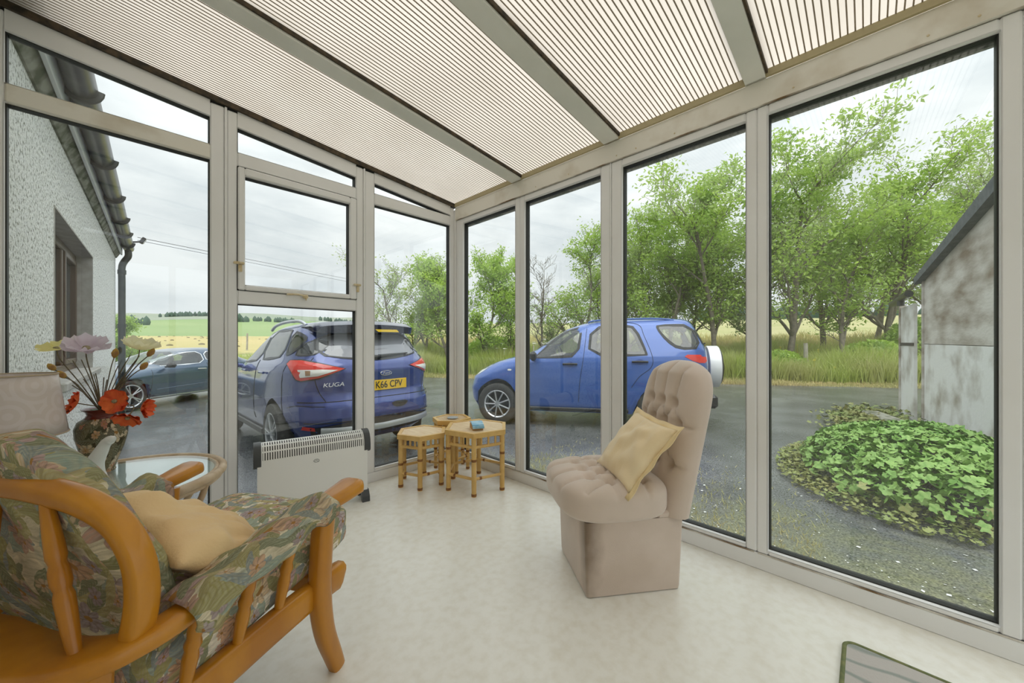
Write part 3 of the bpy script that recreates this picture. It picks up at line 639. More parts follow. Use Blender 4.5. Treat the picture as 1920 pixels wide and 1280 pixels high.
for sg in (1, -1):
    S = lambda x, z: Vector((x, B.side_y(x, z, sg) + sg * .002, z))
    panel_line(tv, [(-.50, .48), (-.50, .80), (-.47, 1.10)], S); panel_line(tv, [(-1.30, .42), (-1.33, .75), (-1.385, 1.1), (-1.44, 1.64)], S); panel_line(tv, [(-2.10, .66), (-2.22, .83), (-2.38, .96), (-2.41, 1.12), (-2.30, 1.45), (-2.22, 1.62), (-1.9, 1.675), (-1.44, 1.67)], S)
    for hx, hz in ((-1.18, 1.015), (-2.23, 1.05)):
        MB().tube([(hx - .115, B.side_y(hx, hz, sg) + sg * .022, hz), (hx, B.side_y(hx, hz, sg) + sg * .034, hz + .004), (hx + .115, B.side_y(hx, hz, sg) + sg * .022, hz)], .016, 8).build('door_handle', TRIM, tv, 40)
        patch([(hx + .06 * math.cos(a), hz + .042 * math.sin(a)) for a in [2 * PI * i / 14 for i in range(14)]], lambda x, z: Vector((x, B.side_y(x, z, sg) + sg * .003, z)), 2).build('handle_recess', mat('dark_blue_recess', (.03, .07, .25), .3), tv, 180)
    patch(chaikin([(-.13, .905), (-.20, .905), (-.20, .935), (-.13, .935)], 1), lambda x, z: Vector((x, B.side_y(x, z, sg) + sg * .006, z)), 2).build('side_repeater', WHTL, tv, 180)
    patch(chaikin([(-2.80, 1.155), (-3.17, 1.145), (-3.19, 1.02), (-3.02, 1.03)], 1), lambda x, z: Vector((x, B.side_y(x, z, sg) + sg * .006, z)), 4).build('tail_lamp', REDL, tv, 180)
    patch(chaikin([(.30, .93), (.12, 1.045), (.40, .86), (.52, .80), (.46, .90)], 1), lambda x, z: Vector((x, B.side_y(x, z, sg) + sg * .008, z)), 4).build('headlamp', WHTL, tv, 180)
    m = MB(); m.box((-.60, sg * .93, 1.15), (.10, .17, .15), .04); m.tube([(-.58, sg * .80, 1.10), (-.60, sg * .88, 1.11)], .03, 8); m.build('door_mirror', TRIM, tv, 40)
    MB().tube(smoothpath([(-1.45, sg * .54, 1.675), (-1.6, sg * .54, 1.71), (-2.4, sg * .54, 1.715), (-2.75, sg * .53, 1.68)], 5), .014, 8).build('roof_rail', PB, tv, 40)
    MB().span((-2.05, sg * .80 - .03, .26), (-.40, sg * .80 + .03, .32), .01).build('side_sill', TRIM, tv, 30)
sw = empty('spare_wheel', (-3.36, -.02, .93), 0, parent=tv); M = Matrix.Rotation(-PI / 2, 3, 'Y')
MB().lathe([(.30, -.07), (.335, -.065), (.34, -.05), (.34, .085), (.335, .10), (.30, .11)], 40, M=M).build('spare_cover', mat('pearl_white_cover', (.78, .79, .80), .15, coat=.6), sw, 40)
MB().lathe([(.30, .111), (.29, .13), (.05, .135)], 40, M=M).build('cover_face', TRIM, sw, 40)
MB().span((-3.30, -.75, .36), (-3.10, .75, .56), .04).build('rear_bumper', TRIM, tv, 30)
MB().tube([(-3.24, .2, 1.31), (-3.22, -.1, 1.25)], .012, 6).build('wiper', TRIM, tv)
# ---------------------------------------------------------------- dark blue crossover (rear three-quarter)
PK = mat('deep_blue_car_paint', (.034, .060, .235), .22, metal=.3, coat=1.0)
kv = empty('crossover_car', (0, 0, 0), 0, 'deep blue crossover parked tail towards the window, yellow number plate', 'car')
place_car(kv, 2.02, 4.02, math.radians(91.1))
B = CarBody(front=[(.28, 4.40), (.5, 4.52), (.75, 4.48), (.9, 4.25), (1.0, 3.75), (1.07, 3.25), (1.12, 3.0), (1.2, 2.86), (1.4, 2.45), (1.55, 2.1), (1.62, 1.85), (1.66, 1.6), (1.685, 1.45)],
    rear=[(.28, .22), (.36, .10), (.45, .035), (.58, .0), (.70, .015), (.78, .06), (.84, .085), (.98, .075), (1.08, .07), (1.16, .10), (1.22, .155), (1.32, .225), (1.42, .30), (1.52, .385), (1.58, .44), (1.63, .56), (1.66, .78), (1.685, 1.0)],
    width=[(.28, .80), (.38, .87), (.55, .912), (.75, .918), (.95, .905), (1.08, .885), (1.16, .855), (1.25, .805), (1.38, .745), (1.50, .690), (1.58, .635), (1.63, .57), (1.66, .47), (1.685, .28)], n_exp=5, nr=4.6)
K1 = chaikin([(2.62, 1.155), (2.30, 1.42), (2.02, 1.545), (1.74, 1.565), (1.70, 1.20), (2.2, 1.165)], 1); K2 = chaikin([(1.64, 1.205), (1.68, 1.57), (1.10, 1.575), (.93, 1.56), (.83, 1.255), (1.2, 1.22)], 1); K3 = chaikin([(.77, 1.265), (.86, 1.555), (.60, 1.50), (.50, 1.455), (.53, 1.36), (.62, 1.29)], 1)
KQ = chaikin([(.455, 1.44), (.30, 1.40), (.28, 1.28), (.40, 1.265), (.56, 1.275)], 1)
RWk = chaikin([(-.63, 1.27), (-.3, 1.215), (0, 1.20), (.3, 1.215), (.63, 1.27), (.57, 1.50), (0, 1.52), (-.57, 1.50)], 1)
ARk = [(.94, .37, .415), (3.63, .37, .415)]
zt = sorted(set([lerp(.28, 1.1, i / 40) for i in range(41)] + [lerp(1.1, 1.685, i / 34) for i in range(35)]))
FWk = chaikin([(-.70, 1.18), (.70, 1.18), (.60, 1.58), (-.60, 1.58)], 1)
car_shell(kv, B, PK, ARk, .28, 1.685, [shrink(W, .02) for W in (K1, K2, K3)], shrink(RWk, .02), shrink(FWk, .02), zs=zt)
for W in (K1, K2, K3): mk_sidewin(kv, B, W, (1, -1), DARKCG, .022, TRIM)
mk_sidewin(kv, B, KQ, (1, -1), mat('quarter_glass_black', (.03, .032, .036), .05, coat=1), .004, TRIM, 'quarter_glass')
S = lambda y, z: Vector((B.end_x(y, z, -1) - .004, y, z)); o = patch(RWk, S).build('rear_window', mat('tinted_rear_glass', (.20, .205, .23), .05, coat=1.0), kv, 180); ringpatch(RWk, -.012, .025, lambda y, z: S(y, z) - Vector((.003, 0, 0))).build('window_surround', TRIM, o, 180)
S = lambda y, z: Vector((B.end_x(y, z, 1) + .004, y, z)); patch(FWk, S).build('windscreen', DARKCG, kv, 180)
MB().span((.25, -.66, .30), (4.2, .66, .62)).build('underbody', UNDER, kv, 0); MB().span((.3, -.72, .60), (3.0, .72, .66)).build('cabin_floor', UNDER, kv, 0); seats(kv, [(2.35, .38), (2.35, -.38), (1.45, .38), (1.45, -.38)])
for x in (.94, 3.63):
    for sg in (1, -1): wheel(kv, x, sg * .80, .355, .24, 5, sg)
Rm = lambda q, z, off=.005: (lambda p, c: p + (Vector((p.x - c, p.y, 0))).normalized() * off)(B.rear_s(q, z), B.dims(z)[0])
# spoiler
sp = MB(); 
def spf(u, v):
    y = lerp(-.66, .66, u); bow = .10 * (1 - (y / .66) ** 2); z = [1.625, 1.622, 1.575, 1.50 - .02 * (1 - (y / .66) ** 2), 1.53][int(round(v * 4))]; x = [.72, .36, .27, .30, .46][int(round(v * 4))] - bow; zz = z + .035 * (1 - (y / .66) ** 2); k = max(0, abs(y) - .5) / .16; return (x + .10 * k * k, y * (1 - .06 * k), lerp(zz, 1.56, .5 * k * k))
sp.grid(spf, 30, 4); sp.build('roof_spoiler', mat('dark_spoiler_paint', (.012, .016, .045), .2, coat=.8), kv, 60)
for sg in (1, -1):
    # lamps wrap the corner
    lampP = [(sg * .40, 1.115), (sg * .62, 1.175), (sg * .82, 1.215), (sg * 1.02, 1.215), (sg * 1.10, 1.175), (sg * 1.02, 1.11), (sg * .93, 1.01), (sg * .86, .995), (sg * .66, 1.025)]
    lo = patch(lampP, lambda q, z: Rm(q, z, .010), 6).build('tail_lamp', REDL, kv, 180)
    patch([(sg * .47, 1.105), (sg * .62, 1.115), (sg * .90, 1.115), (sg * .87, 1.03), (sg * .67, 1.045)], lambda q, z: Rm(q, z, .016), 5).build('reversing_lens', WHTL, lo, 180)
    patch([(sg * .74, 1.105), (sg * .80, 1.105), (sg * .80, 1.05), (sg * .745, 1.055)], lambda q, z: Rm(q, z, .019), 3).build('indicator_lens', mat('amber_lens', (.30, .16, .07), .15, coat=.5), lo, 180)
    ringpatch([(q * 1.0, z) for q, z in lampP], -.015, .0, lambda q, z: Rm(q, z, .008)).build('lamp_seal', TRIM, lo, 180)
    MB().tube(smoothpath([(2.05, sg * .60, 1.60), (1.85, sg * .60, 1.655), (1.45, sg * .59, 1.685), (.98, sg * .575, 1.675), (.76, sg * .565, 1.615)], 6), .020, 8).build('roof_rail', mat('silver_roof_rail', (.55, .57, .60), .3, metal=.7), kv, 50)
    S = lambda x, z: Vector((x, B.side_y(x, z, sg) + sg * .002, z))
    panel_line(kv, [(.62, .62), (.66, .9), (.58, 1.2)], S); panel_line(kv, [(1.66, .46), (1.64, .9), (1.66, 1.2)], S); panel_line(kv, [(2.76, .46), (2.80, .8), (2.72, 1.12)], S)
    panel_line(kv, [(.10, .72), (.35, .73), (.52, .70)], S)
    for hx in (1.30, 2.18): MB().tube([(hx - .1, B.side_y(hx, 1.06, sg) + sg * .02, 1.055), (hx, B.side_y(hx, 1.06, sg) + sg * .035, 1.06), (hx + .1, B.side_y(hx, 1.06, sg) + sg * .02, 1.055)], .015, 8).build('door_handle', PK, kv, 40)
    m = MB(); m.box((2.62, sg * 1.00, 1.13), (.13, .20, .15), .05); m.tube([(2.64, sg * .84, 1.10), (2.63, sg * .93, 1.11)], .03, 8); m.build('door_mirror', PK, kv, 40)
    MB().span((1.38, sg * .86 - .03, .28), (3.2, sg * .86 + .03, .36), .012).build('side_sill', TRIM, kv, 30)
    m = patch([(sg * .72, .46), (sg * .90, .47), (sg * .88, .51), (sg * .73, .50)], lambda q, z: Rm(q, z, .008), 3); m.build('reflector', REDL, kv, 180)
# tailgate creases, bumper, plate
for zc, qh, r_ in ((.765, .93, .005), (.545, .86, .006)): MB().tube([Rm(lerp(-qh, qh, i / 40), zc, .001) for i in range(41)], r_, 5, caps=False).build('tailgate_gap', UNDER, kv, 0)
for sg in (1, -1): MB().tube([Rm(sg * q, z, .001) for q, z in smoothpath2([(.68, 1.24), (.74, 1.16), (.70, 1.0), (.66, .88), (.60, .77)])], .004, 4, caps=False).build('tailgate_gap', UNDER, kv, 0)
patch(chaikin([(-.80, .535), (.80, .535), (.74, .36), (-.74, .36)], 1), lambda q, z: Rm(q, z, .012), 5).build('lower_bumper', mat('textured_black_bumper', (.03, .03, .032), .6, bump=.2, bs=200), kv, 180)
MB().tube(smoothpath([Rm(lerp(-.66, .66, i / 12), .435 + .03 * abs(i - 6) / 6, .030) for i in range(13)], 2), .03, 8, flat=(.016, .035), up=(0, 0, 1)).build('skid_trim', mat('satin_silver_plastic', (.50, .52, .54), .3, metal=.6), kv, 40)
patch(chaikin([(-.44, .83), (.44, .83), (.52, 1.005), (-.52, 1.005)], 1), lambda q, z: Rm(q, z, .002), 4).build('plate_recess', PK, kv, 180)
px0 = B.end_x(0, .90, -1) - .018
MB().box((px0, -.07, .90), (.008, .53, .118), .002).build('number_plate', mat('plate_yellow', (.80, .50, .02), .35), kv, 0)
def text(parent, s_, loc, size, mt, rot, ext=.002, name='lettering', sx=1.0, shear=0):
    cu = bpy.data.curves.new(name, 'FONT'); cu.body = s_; cu.size = size; cu.extrude = ext; cu.align_x = 'CENTER'; cu.align_y = 'CENTER'; cu.shear = shear
    t_ = bpy.data.objects.new(name, cu); col.objects.link(t_); dg = bpy.context.evaluated_depsgraph_get(); me = bpy.data.meshes.new_from_object(t_.evaluated_get(dg)); bpy.data.objects.remove(t_); me.materials.clear(); me.materials.append(mt)
    o = bpy.data.objects.new(name, me); col.objects.link(o); o.parent = parent; o.location = loc; o.rotation_euler = rot; o.scale = (sx, 1, 1); return o
BLK = mat('plate_black', (.01, .01, .01), .5)
RB = (PI / 2, 0, -PI / 2)
text(kv, 'K66 CPV', (px0 - .006, -.105, .90), .115, BLK, RB, sx=.80, name='plate_characters')
MB().lathe([(.001, .012), (.05, .012), (.062, .006), (.064, 0)], 28, (B.end_x(0, 1.035, -1) - .004, -.07, 1.035), Matrix.Rotation(-PI / 2, 3, 'Y') @ Matrix.Diagonal((.42, 1.1, 1))).build('badge_oval', mat('badge_blue', (.02, .05, .22), .2, coat=.6), kv, 40)
MB().tube([(B.end_x(0, 1.035, -1) - .012, -.07 + .070 * math.cos(a), 1.035 + .0265 * math.sin(a)) for a in [2 * PI * i / 32 for i in range(33)]], .004, 6, caps=False).build('badge_ring', CHR, kv, 40)
text(kv, 'Ford', (B.end_x(0, 1.035, -1) - .017, -.07, 1.035), .045, CHR, RB, name='badge_lettering', shear=.3)
p_ = B.rear_s(.52, .955); text(kv, 'KUGA', (p_.x - .012, p_.y, .945), .062, mat('satin_lettering', (.72, .73, .75), .3), (PI / 2, 0, -PI / 2 + .14 * -1), sx=1.25, name='model_lettering', shear=.2)
patch(chaikin([(-.28, .63), (.06 - .2, .63), (-.10, .70), (-.34, .70)], 1), lambda q, z: Rm(q, z, .006), 3).build('bumper_recess', TRIM, kv, 180)
m = MB(); m.tube([Vector((B.end_x(y, z, -1) - .025, y, z)) for y, z in ((-.02, 1.235), (-.2, 1.25), (-.42, 1.262))], [.022, .016, .008], 8); m.box((B.end_x(0, 1.225, -1) - .02, .01, 1.228), (.05, .10, .045), .014); m.build('rear_wiper', TRIM, kv, 40)
patch([(-.02, 1.523), (-.30, 1.523), (-.27, 1.553), (.02, 1.553)], lambda y, z: Vector((.235 - .085 * (1 - (y / .66) ** 2) - .012, y, z)), 3).build('dealer_sticker', mat('sticker_yellow', (.82, .55, .02), .4), kv, 180)
# ---------------------------------------------------------------- dark blue saloon (far left)
PS = mat('petrol_blue_car_paint', (.018, .060, .125), .2, metal=.4, coat=1.0)
sv = empty('saloon_car', (0, 0, 0), 0, 'dark petrol blue saloon with chrome window line, farthest left', 'car')
place_car(sv, -.62, 12.25, math.radians(219))
B = CarBody(front=[(.20, .72), (.40, .84), (.60, .82), (.72, .68), (.80, .42), (.86, .12), (.91, -.2), (.95, -.52), (1.0, -.68), (1.12, -.95), (1.22, -1.18), (1.30, -1.42), (1.36, -1.75), (1.385, -2.0)],
    rear=[(.20, -3.85), (.40, -4.0), (.70, -4.05), (.88, -4.0), (.93, -3.85), (.97, -3.6), (1.03, -3.4), (1.15, -3.1), (1.26, -2.85), (1.33, -2.65), (1.385, -2.35)],
    width=[(.20, .80), (.32, .88), (.55, .915), (.75, .905), (.88, .875), (.96, .835), (1.1, .75), (1.25, .66), (1.33, .58), (1.36, .48), (1.385, .3)], n_exp=5, nr=5)
S1 = chaikin([(-.62, .955), (-1.0, 1.14), (-1.4, 1.265), (-1.86, 1.285), (-1.84, .985), (-1.2, .96)], 1); S2 = chaikin([(-1.92, .99), (-1.94, 1.285), (-2.4, 1.26), (-2.9, 1.06), (-2.85, 1.02)], 1)
ARs = [(-.02, .34, .38), (-2.86, .34, .38)]; FWs = chaikin([(-.66, 1.0), (.66, 1.0), (.55, 1.30), (-.55, 1.30)], 1)
zt = sorted(set([lerp(.20, .8, i / 26) for i in range(27)] + [lerp(.8, 1.0, i / 16) for i in range(17)] + [lerp(1.0, 1.385, i / 24) for i in range(25)]))
car_shell(sv, B, PS, ARs, .20, 1.385, [shrink(W, .015) for W in (S1, S2)], None, shrink(FWs, .015), zs=zt)
for W in (S1, S2): mk_sidewin(sv, B, W, (1, -1), CARGL, .012, CHR)
S = lambda y, z: Vector((B.end_x(y, z, 1) + .004, y, z)); patch(FWs, S).build('windscreen', CARGL, sv, 180)
MB().span((-3.8, -.66, .22), (.5, .66, .55)).build('underbody', UNDER, sv, 0); seats(sv, [(-1.55, .36), (-1.55, -.36)])
for x in (-.02, -2.86):
    for sg in (1, -1): wheel(sv, x, sg * .79, .335, .245, 5, sg)
for sg in (1, -1):
    S = lambda x, z: Vector((x, B.side_y(x, z, sg) + sg * .002, z))
    panel_line(sv, [(-.42, .30), (-.44, .6), (-.50, .92)], S); panel_line(sv, [(-1.86, .30), (-1.88, .6), (-1.89, .98)], S)
    for hx in (-1.68, -2.55): MB().tube([(hx - .12, B.side_y(hx, .83, sg) + sg * .018, .825), (hx, B.side_y(hx, .83, sg) + sg * .03, .83), (hx + .12, B.side_y(hx, .83, sg) + sg * .018, .835)], .012, 8).build('door_handle', CHR, sv, 40)
    m = MB(); m.box((-.80, sg * 1.0, .965), (.12, .22, .11), .04); m.tube([(-.78, sg * .86, .93), (-.79, sg * .95, .95)], .025, 8); m.build('door_mirror', TRIM, sv, 40)
    MB().tube([Vector((x, B.side_y(x, .245, sg) + sg * .006, .235)) for x in (-.45, -1.0, -1.8, -2.4)], .016, 8).build('side_sill', CHR, sv, 40)
    MB().tube([Vector((x, B.side_y(x, .42, sg) + sg * .0, .40 - x * .035)) for x in (-.55, -1.0, -1.5, -2.0, -2.4)], .010, 6).build('side_crease', PS, sv, 40)
    patch(chaikin([(.62, .60), (.35, .72), (.50, .66), (.74, .55)], 1), lambda x, z: Vector((x, B.side_y(x, z, sg) + sg * .008, z)), 3).build('headlamp', WHTL, sv, 180)
# ================================================================ PLANTING AND FAR SCENERY
FW = Vector((.7177, .6963, 0)); RW_ = Vector((.6963, -.7177, 0))
def bearing(u, d): p = FW * d + RW_ * ((u - 960) / 687 * d); return p.x, p.y
def ground(x, y):
    phi = math.atan2(y, x); r = math.hypot(x, y)
    if -50 < math.degrees(phi) < 103 and r > r0(phi): return terr(phi, r - r0(phi))[2]
    return zg(x, y)
LEAFM = translucent('ash_leaf', (.31, .47, .08), (.50, .68, .12), .52, c2=(.37, .53, .14), ns=1.6, gloss=.05)
LEAFM2 = translucent('pale_willow_leaf', (.40, .50, .19), (.55, .66, .26), .52, c2=(.45, .56, .25), ns=1.6, gloss=.05)
BARK = mat('grey_bark', (.16, .14, .11), .95, c2=(.25, .22, .17), ns=8, bump=.5, bs=30)
def leafmesh(C, size, seed, asp=.42):
    r = np.random.default_rng(seed); n = len(C); C = np.asarray(C, 'f')
    d = r.normal(size=(n, 3)); d[:, 2] -= .35; d /= np.linalg.norm(d, axis=1)[:, None]; e = r.normal(size=(n, 3)); e -= d * (e * d).sum(1)[:, None]; e /= np.linalg.norm(e, axis=1)[:, None]
    L = (size * r.uniform(.6, 1.35, n))[:, None]; up = np.cross(d, e) * L * .12
    V = np.stack([C - d * L * .5, C + e * L * asp * .5 + up, C + d * L * .5, C - e * L * asp * .5 + up], 1).reshape(-1, 3)
    return V, np.arange(4 * n).reshape(-1, 4)
def rawmesh(name, V, F, mt, parent=None, kind=None, smooth=False):
    me = bpy.data.meshes.new(name); k = F.shape[1]; me.vertices.add(len(V)); me.vertices.foreach_set('co', np.asarray(V, 'f').ravel()); me.loops.add(F.size); me.loops.foreach_set('vertex_index', F.ravel().astype('i')); me.polygons.add(len(F)); me.polygons.foreach_set('loop_start', np.arange(0, F.size, k, dtype='i')); me.materials.append(mt); me.update(calc_edges=True); me.validate()
    o = bpy.data.objects.new(name, me); col.objects.link(o)
    if parent: o.parent = parent
    if kind: o['kind'] = kind
    return o
def tree(x, y, H, spread, label, seed, nleaf, lsize=.2, bare=False, low=.25, lm=None, lean=0.0, name='ash_tree', dens_=1.0):
    R = random.Random(seed); z0 = ground(x, y) - .05; root = empty(name, (x, y, z0), 0, label, 'tree', 'trees along the verge'); tips = []; br = MB()
    def grow(p, d, L, r, depth):
        n = 5; pts = [p]; rad = [r]; q = p.copy(); dd = d.copy()
        for i in range(n):
            sg_ = .09 if depth == 0 else .17; dd = (dd + Vector((R.gauss(0, sg_), R.gauss(0, sg_), R.gauss(.05, .08)))).normalized(); q = q + dd * (L / n); pts.append(q.copy()); rad.append(max(.006, r * (1 - .62 * (i + 1) / n)))
        br.tube(pts, rad, 6 if depth < 2 else 4, caps=False)
        if depth >= 3 or L < .30: tips.append((q, L)); return
        for i in range(1, n + 1):
            k = R.choice((2, 3)) if depth == 0 else (1 if R.random() < .6 else 2)
            if depth == 0 and i / n < low: continue
            for _ in range(k):
                a = R.uniform(0, 2 * PI); tilt = R.uniform(.5, 1.05); t = (pts[i] - pts[i - 1]).normalized(); o_ = t.orthogonal().normalized(); o2 = t.cross(o_); nd = (t * math.cos(tilt) + (o_ * math.cos(a) + o2 * math.sin(a)) * math.sin(tilt) * spread).normalized(); nd.z = nd.z * .8 + .22
                grow(pts[i].copy(), nd.normalized(), L * R.uniform(.34, .55) * (1 - .25 * (i / n) * (depth == 0)), rad[i] * .62, depth + 1)
        tips.append((q, L * .6))
    grow(Vector((0, 0, 0)), Vector((lean, 0, 1)).normalized(), H * .80, .030 * H / 2 ** .5 * .62, 0)
    br.build('trunk_and_branches', BARK, root, 60)
    zmax = max(t[0].z for t in tips); s_ = H / (zmax + .2); 
    root.scale = (1, 1, s_)
    if not bare:
        r = np.random.default_rng(seed); T = np.array([t[0][:] for t in tips]); Ls = np.array([t[1] for t in tips]); idx = r.integers(0, len(T), int(nleaf * 1.3)); nleaf = len(idx); C = T[idx] + r.normal(size=(nleaf, 3)) * (np.clip(Ls[idx], .30, .7) * .40)[:, None] * np.array([1, 1, .8]) * dens_
        C = C[C[:, 2] > .4]; V, F = leafmesh(C, lsize * .74, seed); rawmesh('foliage', V, F, lm or LEAFM, root, 'stuff')
    return root
TREES = [(742, 17.5, 452, .62, 2200, .17, 1, 'thin pale sapling tree, leftmost in the row behind the crossover', 0), (800, 19, 462, .7, 4200, .19, 1, 'pale feathery tree just left of the corner post', 0), (842, 17.5, 440, .8, 6000, .2, 0, 'leafy tree directly behind the corner post', 0), (905, 16.5, 428, .75, 7000, .2, 0, 'dense green tree in the first pane right of the corner post', 0),
 (955, 16.5, 520, .6, 1300, .16, 0, 'thin open tree beside the second mullion', 0), (1012, 16.5, 448, .75, 0, .1, 0, 'bare leafless tree above the off-roader bonnet', 1), (1036, 17.5, 582, .5, 1300, .15, 1, 'small pale bush tree above the off-roader windscreen', 0), (1102, 15.5, 382, .7, 5000, .19, 0, 'upright leafy tree beside the double mullion', 0), (1180, 16, 420, .75, 5200, .19, 1, 'pale green tree left of the third pane', 0), (1250, 14.8, 350, .85, 8000, .2, 0, 'bushy tree above the off-roader roof', 0), (1340, 14.2, 288, .8, 8500, .21, 0, 'tall leafy tree above the off-roader rear window', 0),
 (1420, 15, 330, .8, 6000, .2, 1, 'tree partly hidden by the mullion between third and large pane', 0), (1478, 13.6, 215, .8, 9000, .22, 0, 'tall dense tree at the left of the large right pane', 0), (1585, 12.6, 330, .65, 3600, .2, 0, 'slender dark-stemmed tree in the middle of the large pane', 0), (1672, 14.2, 235, .75, 8000, .22, 0, 'tall tree behind the shed door and gutter', 0), (1875, 14.5, 165, .8, 8000, .23, 0, 'tallest tree rising above the shed roof', 0),
 (1130, 18, 440, .8, 4500, .2, 1, 'pale tree set back behind the double mullion', 0), (1215, 17.5, 385, .8, 5500, .2, 0, 'tree set back behind the off-roader rear door', 0), (1300, 17, 350, .8, 6000, .21, 1, 'pale tree set back above the off-roader quarter window', 0), (1545, 16.5, 270, .85, 7500, .22, 1, 'pale tree set back in the middle of the large pane', 0), (1640, 17.5, 300, .85, 6500, .22, 0, 'tree set back left of the shed door', 0), (1760, 17, 260, .85, 7000, .22, 1, 'pale tree set back above the shed gutter', 0), (770, 20, 480, .8, 3500, .19, 0, 'small tree set back behind the crossover spoiler', 0)]
for i, (u, d_, vt, sp_, nl, ls, pale, lab, bare) in enumerate(TREES):
    x, y = bearing(u, d_); zb = ground(x, y); H = (1 + (640 - vt) / 687 * d_ - zb) * .93
    tree(x, y, H, sp_, lab, 11 + i * 7, nl, ls, bool(bare), .10, LEAFM2 if pale else LEAFM, name='bare_tree' if bare else 'ash_tree')
x, y = bearing(236, 19); t_ = tree(x, y, 3.4, 1.0, 'bright green shrub seen just past the black downpipe', 401, 5200, .17, low=.0, name='shrub'); t_['category'] = 'shrub'; t_['group'] = 'shrubs by the house'
# fence posts in the long grass
FP = mat('weathered_post', (.30, .27, .22), .9, c2=(.42, .39, .33), ns=9)
for k, (u, d_, h, lab) in enumerate(((1511, 12.4, 1.05, 'leaning grey fence post in the grass of the large pane'), (912, 16.2, 1.2, 'grey fence post in the grass left of the off-roader bonnet'), (463, 31, 1.4, 'fence post at the edge of the hay field'))):
    x, y = bearing(u, d_); m = MB(); m.tube([(0, 0, -.2), (.02, 0, h * .5), (.03, .01, h)], [.07, .068, .06], 8); o = m.build('fence_post', FP, None, 40, loc=(x, y, ground(x, y))); tag(o, lab, 'post', 'fence posts')
# long grass on the verge
GR1 = translucent('verge_grass', (.36, .46, .10), (.48, .58, .13), .45, c2=(.54, .55, .22), ns=.9, gloss=.04); GR2 = translucent('dry_grass', (.62, .53, .28), (.66, .56, .30), .35, c2=(.48, .47, .20), ns=1.5, gloss=0); WHT = mat('hogweed_white', (.80, .79, .70), .8); YLW = mat('ragwort_yellow', (.72, .58, .05), .7); PNK = mat('willowherb_pink', (.50, .20, .36), .7)
def blades(name, label, n, philo, phihi, tlo, thi, hlo, hhi, wd, mt, seed, cat='grass', pw=1.0):
    r = np.random.default_rng(seed); ph = np.radians(r.uniform(philo, phihi, n)); tt = tlo + (thi - tlo) * r.uniform(0, 1, n) ** pw
    B_ = np.array([terr(a, t) for a, t in zip(ph, tt)], 'f'); h = r.uniform(hlo, hhi, n) * (.75 + .5 * np.sin(B_[:, 0] * 1.3) * np.cos(B_[:, 1] * 1.1)); a = r.uniform(0, 2 * PI, n); w_ = wd * r.uniform(.7, 1.4, n); le = r.normal(size=(n, 2)) * .28 * h[:, None]
    sx = np.stack([np.cos(a), np.sin(a), np.zeros(n)], 1) * w_[:, None]; mid = B_ + np.c_[le * .35, h * .6]; top = B_ + np.c_[le, h]
    V = np.stack([B_ - sx, B_ + sx, mid + sx * .7, mid - sx * .7, top], 1).reshape(-1, 3); k = np.arange(n)[:, None] * 5
    F = np.concatenate([k + np.array([0, 1, 2]), k + np.array([0, 2, 3]), k + np.array([3, 2, 4])]); o = rawmesh(name, V, F, mt, None, 'stuff'); o['label'] = label; o['category'] = cat; return o
blades('verge_grass', 'long green grass on the verge under the trees', 60000, -9, 60,   .5, 6.5, .42, .98, .013, GR1, 3, pw=1.2)
blades('meadow_grass', 'pale seeding grass behind the trees', 26000, -9, 60, 6, 16, .35, .65, .02, GR2, 4, pw=1.3)
blades('dry_edge_grass', 'short straw coloured grass along the tarmac edge', 16000, -9, 62, -.15, .75, .06, .16, .013, GR2, 5)
blades('far_verge_grass', 'rough grass bank beyond the saloon', 9000, 60, 96, .2, 4.5, .3, .7, .03, GR1, 6)
def heads(name, label, n, plo, phi_, tlo, thi, zl, zh, rad, mt, seed):
    r = random.Random(seed); m = MB()
    for k in range(n):
        x, y, z = terr(math.radians(r.uniform(plo, phi_)), r.uniform(tlo, thi)); h = r.uniform(zl, zh); m.tube([(x, y, z), (x, y, z + h)], .006, 3, caps=False); q = r.uniform(.7, 1.3) * rad; m.lathe([(q * .3, 0), (q, q * .25), (q * .6, q * .5)], 7, (x, y, z + h))
    o = m.build(name, mt, None, 60, kind='stuff'); o['label'] = label; o['category'] = 'wildflowers'
heads('hogweed_heads', 'white hogweed heads in the verge grass', 45, 38, 50, 1.2, 4, .8, 1.25, .075, WHT, 8); heads('ragwort_heads', 'yellow wildflowers dotted in the verge', 70, -8, 45, .8, 4, .4, .8, .035, YLW, 9); heads('willowherb_heads', 'pink wildflowers in the tall verge grass', 50, 20, 60, 2, 5, .7, 1.1, .04, PNK, 10)
# low brambles under the trees
for k, (u, d_, w_, h, lab) in enumerate(((1640, 12.6, 1.1, 1.0, 'leafy bramble clump below the tree behind the shed door'), (1460, 12.8, .9, .8, 'leafy bramble clump at the left of the large pane'), (925, 17.5, 1.7, 1.3, 'dark hedge clump left of the off-roader bonnet'), (1720, 13.2, 1.1, 1.6, 'leafy clump behind the shed gutter'))):
    x, y = bearing(u, d_); z = ground(x, y); r = np.random.default_rng(70 + k); n = 2200; P = r.normal(size=(n, 3)); P /= np.linalg.norm(P, axis=1)[:, None]; P *= r.uniform(.6, 1, n)[:, None] ** .5; P[:, 2] = np.abs(P[:, 2]); P *= np.array([w_, w_, h]); rt = empty('bramble', (x, y, z), 0, lab, 'bush', 'undergrowth clumps on the verge'); V, F = leafmesh(P, .17, 80 + k, .5); rawmesh('foliage', V, F, LEAFM, rt, 'stuff')
    m = MB()
    for j in range(10): a = j * .63; m.tube(smoothpath([(0, 0, -.05), (math.cos(a) * w_ * .3, math.sin(a) * w_ * .3, h * .6), (math.cos(a) * w_ * .8, math.sin(a) * w_ * .8, h * .5)], 3), .012, 4)
    m.build('stems', BARK, rt)
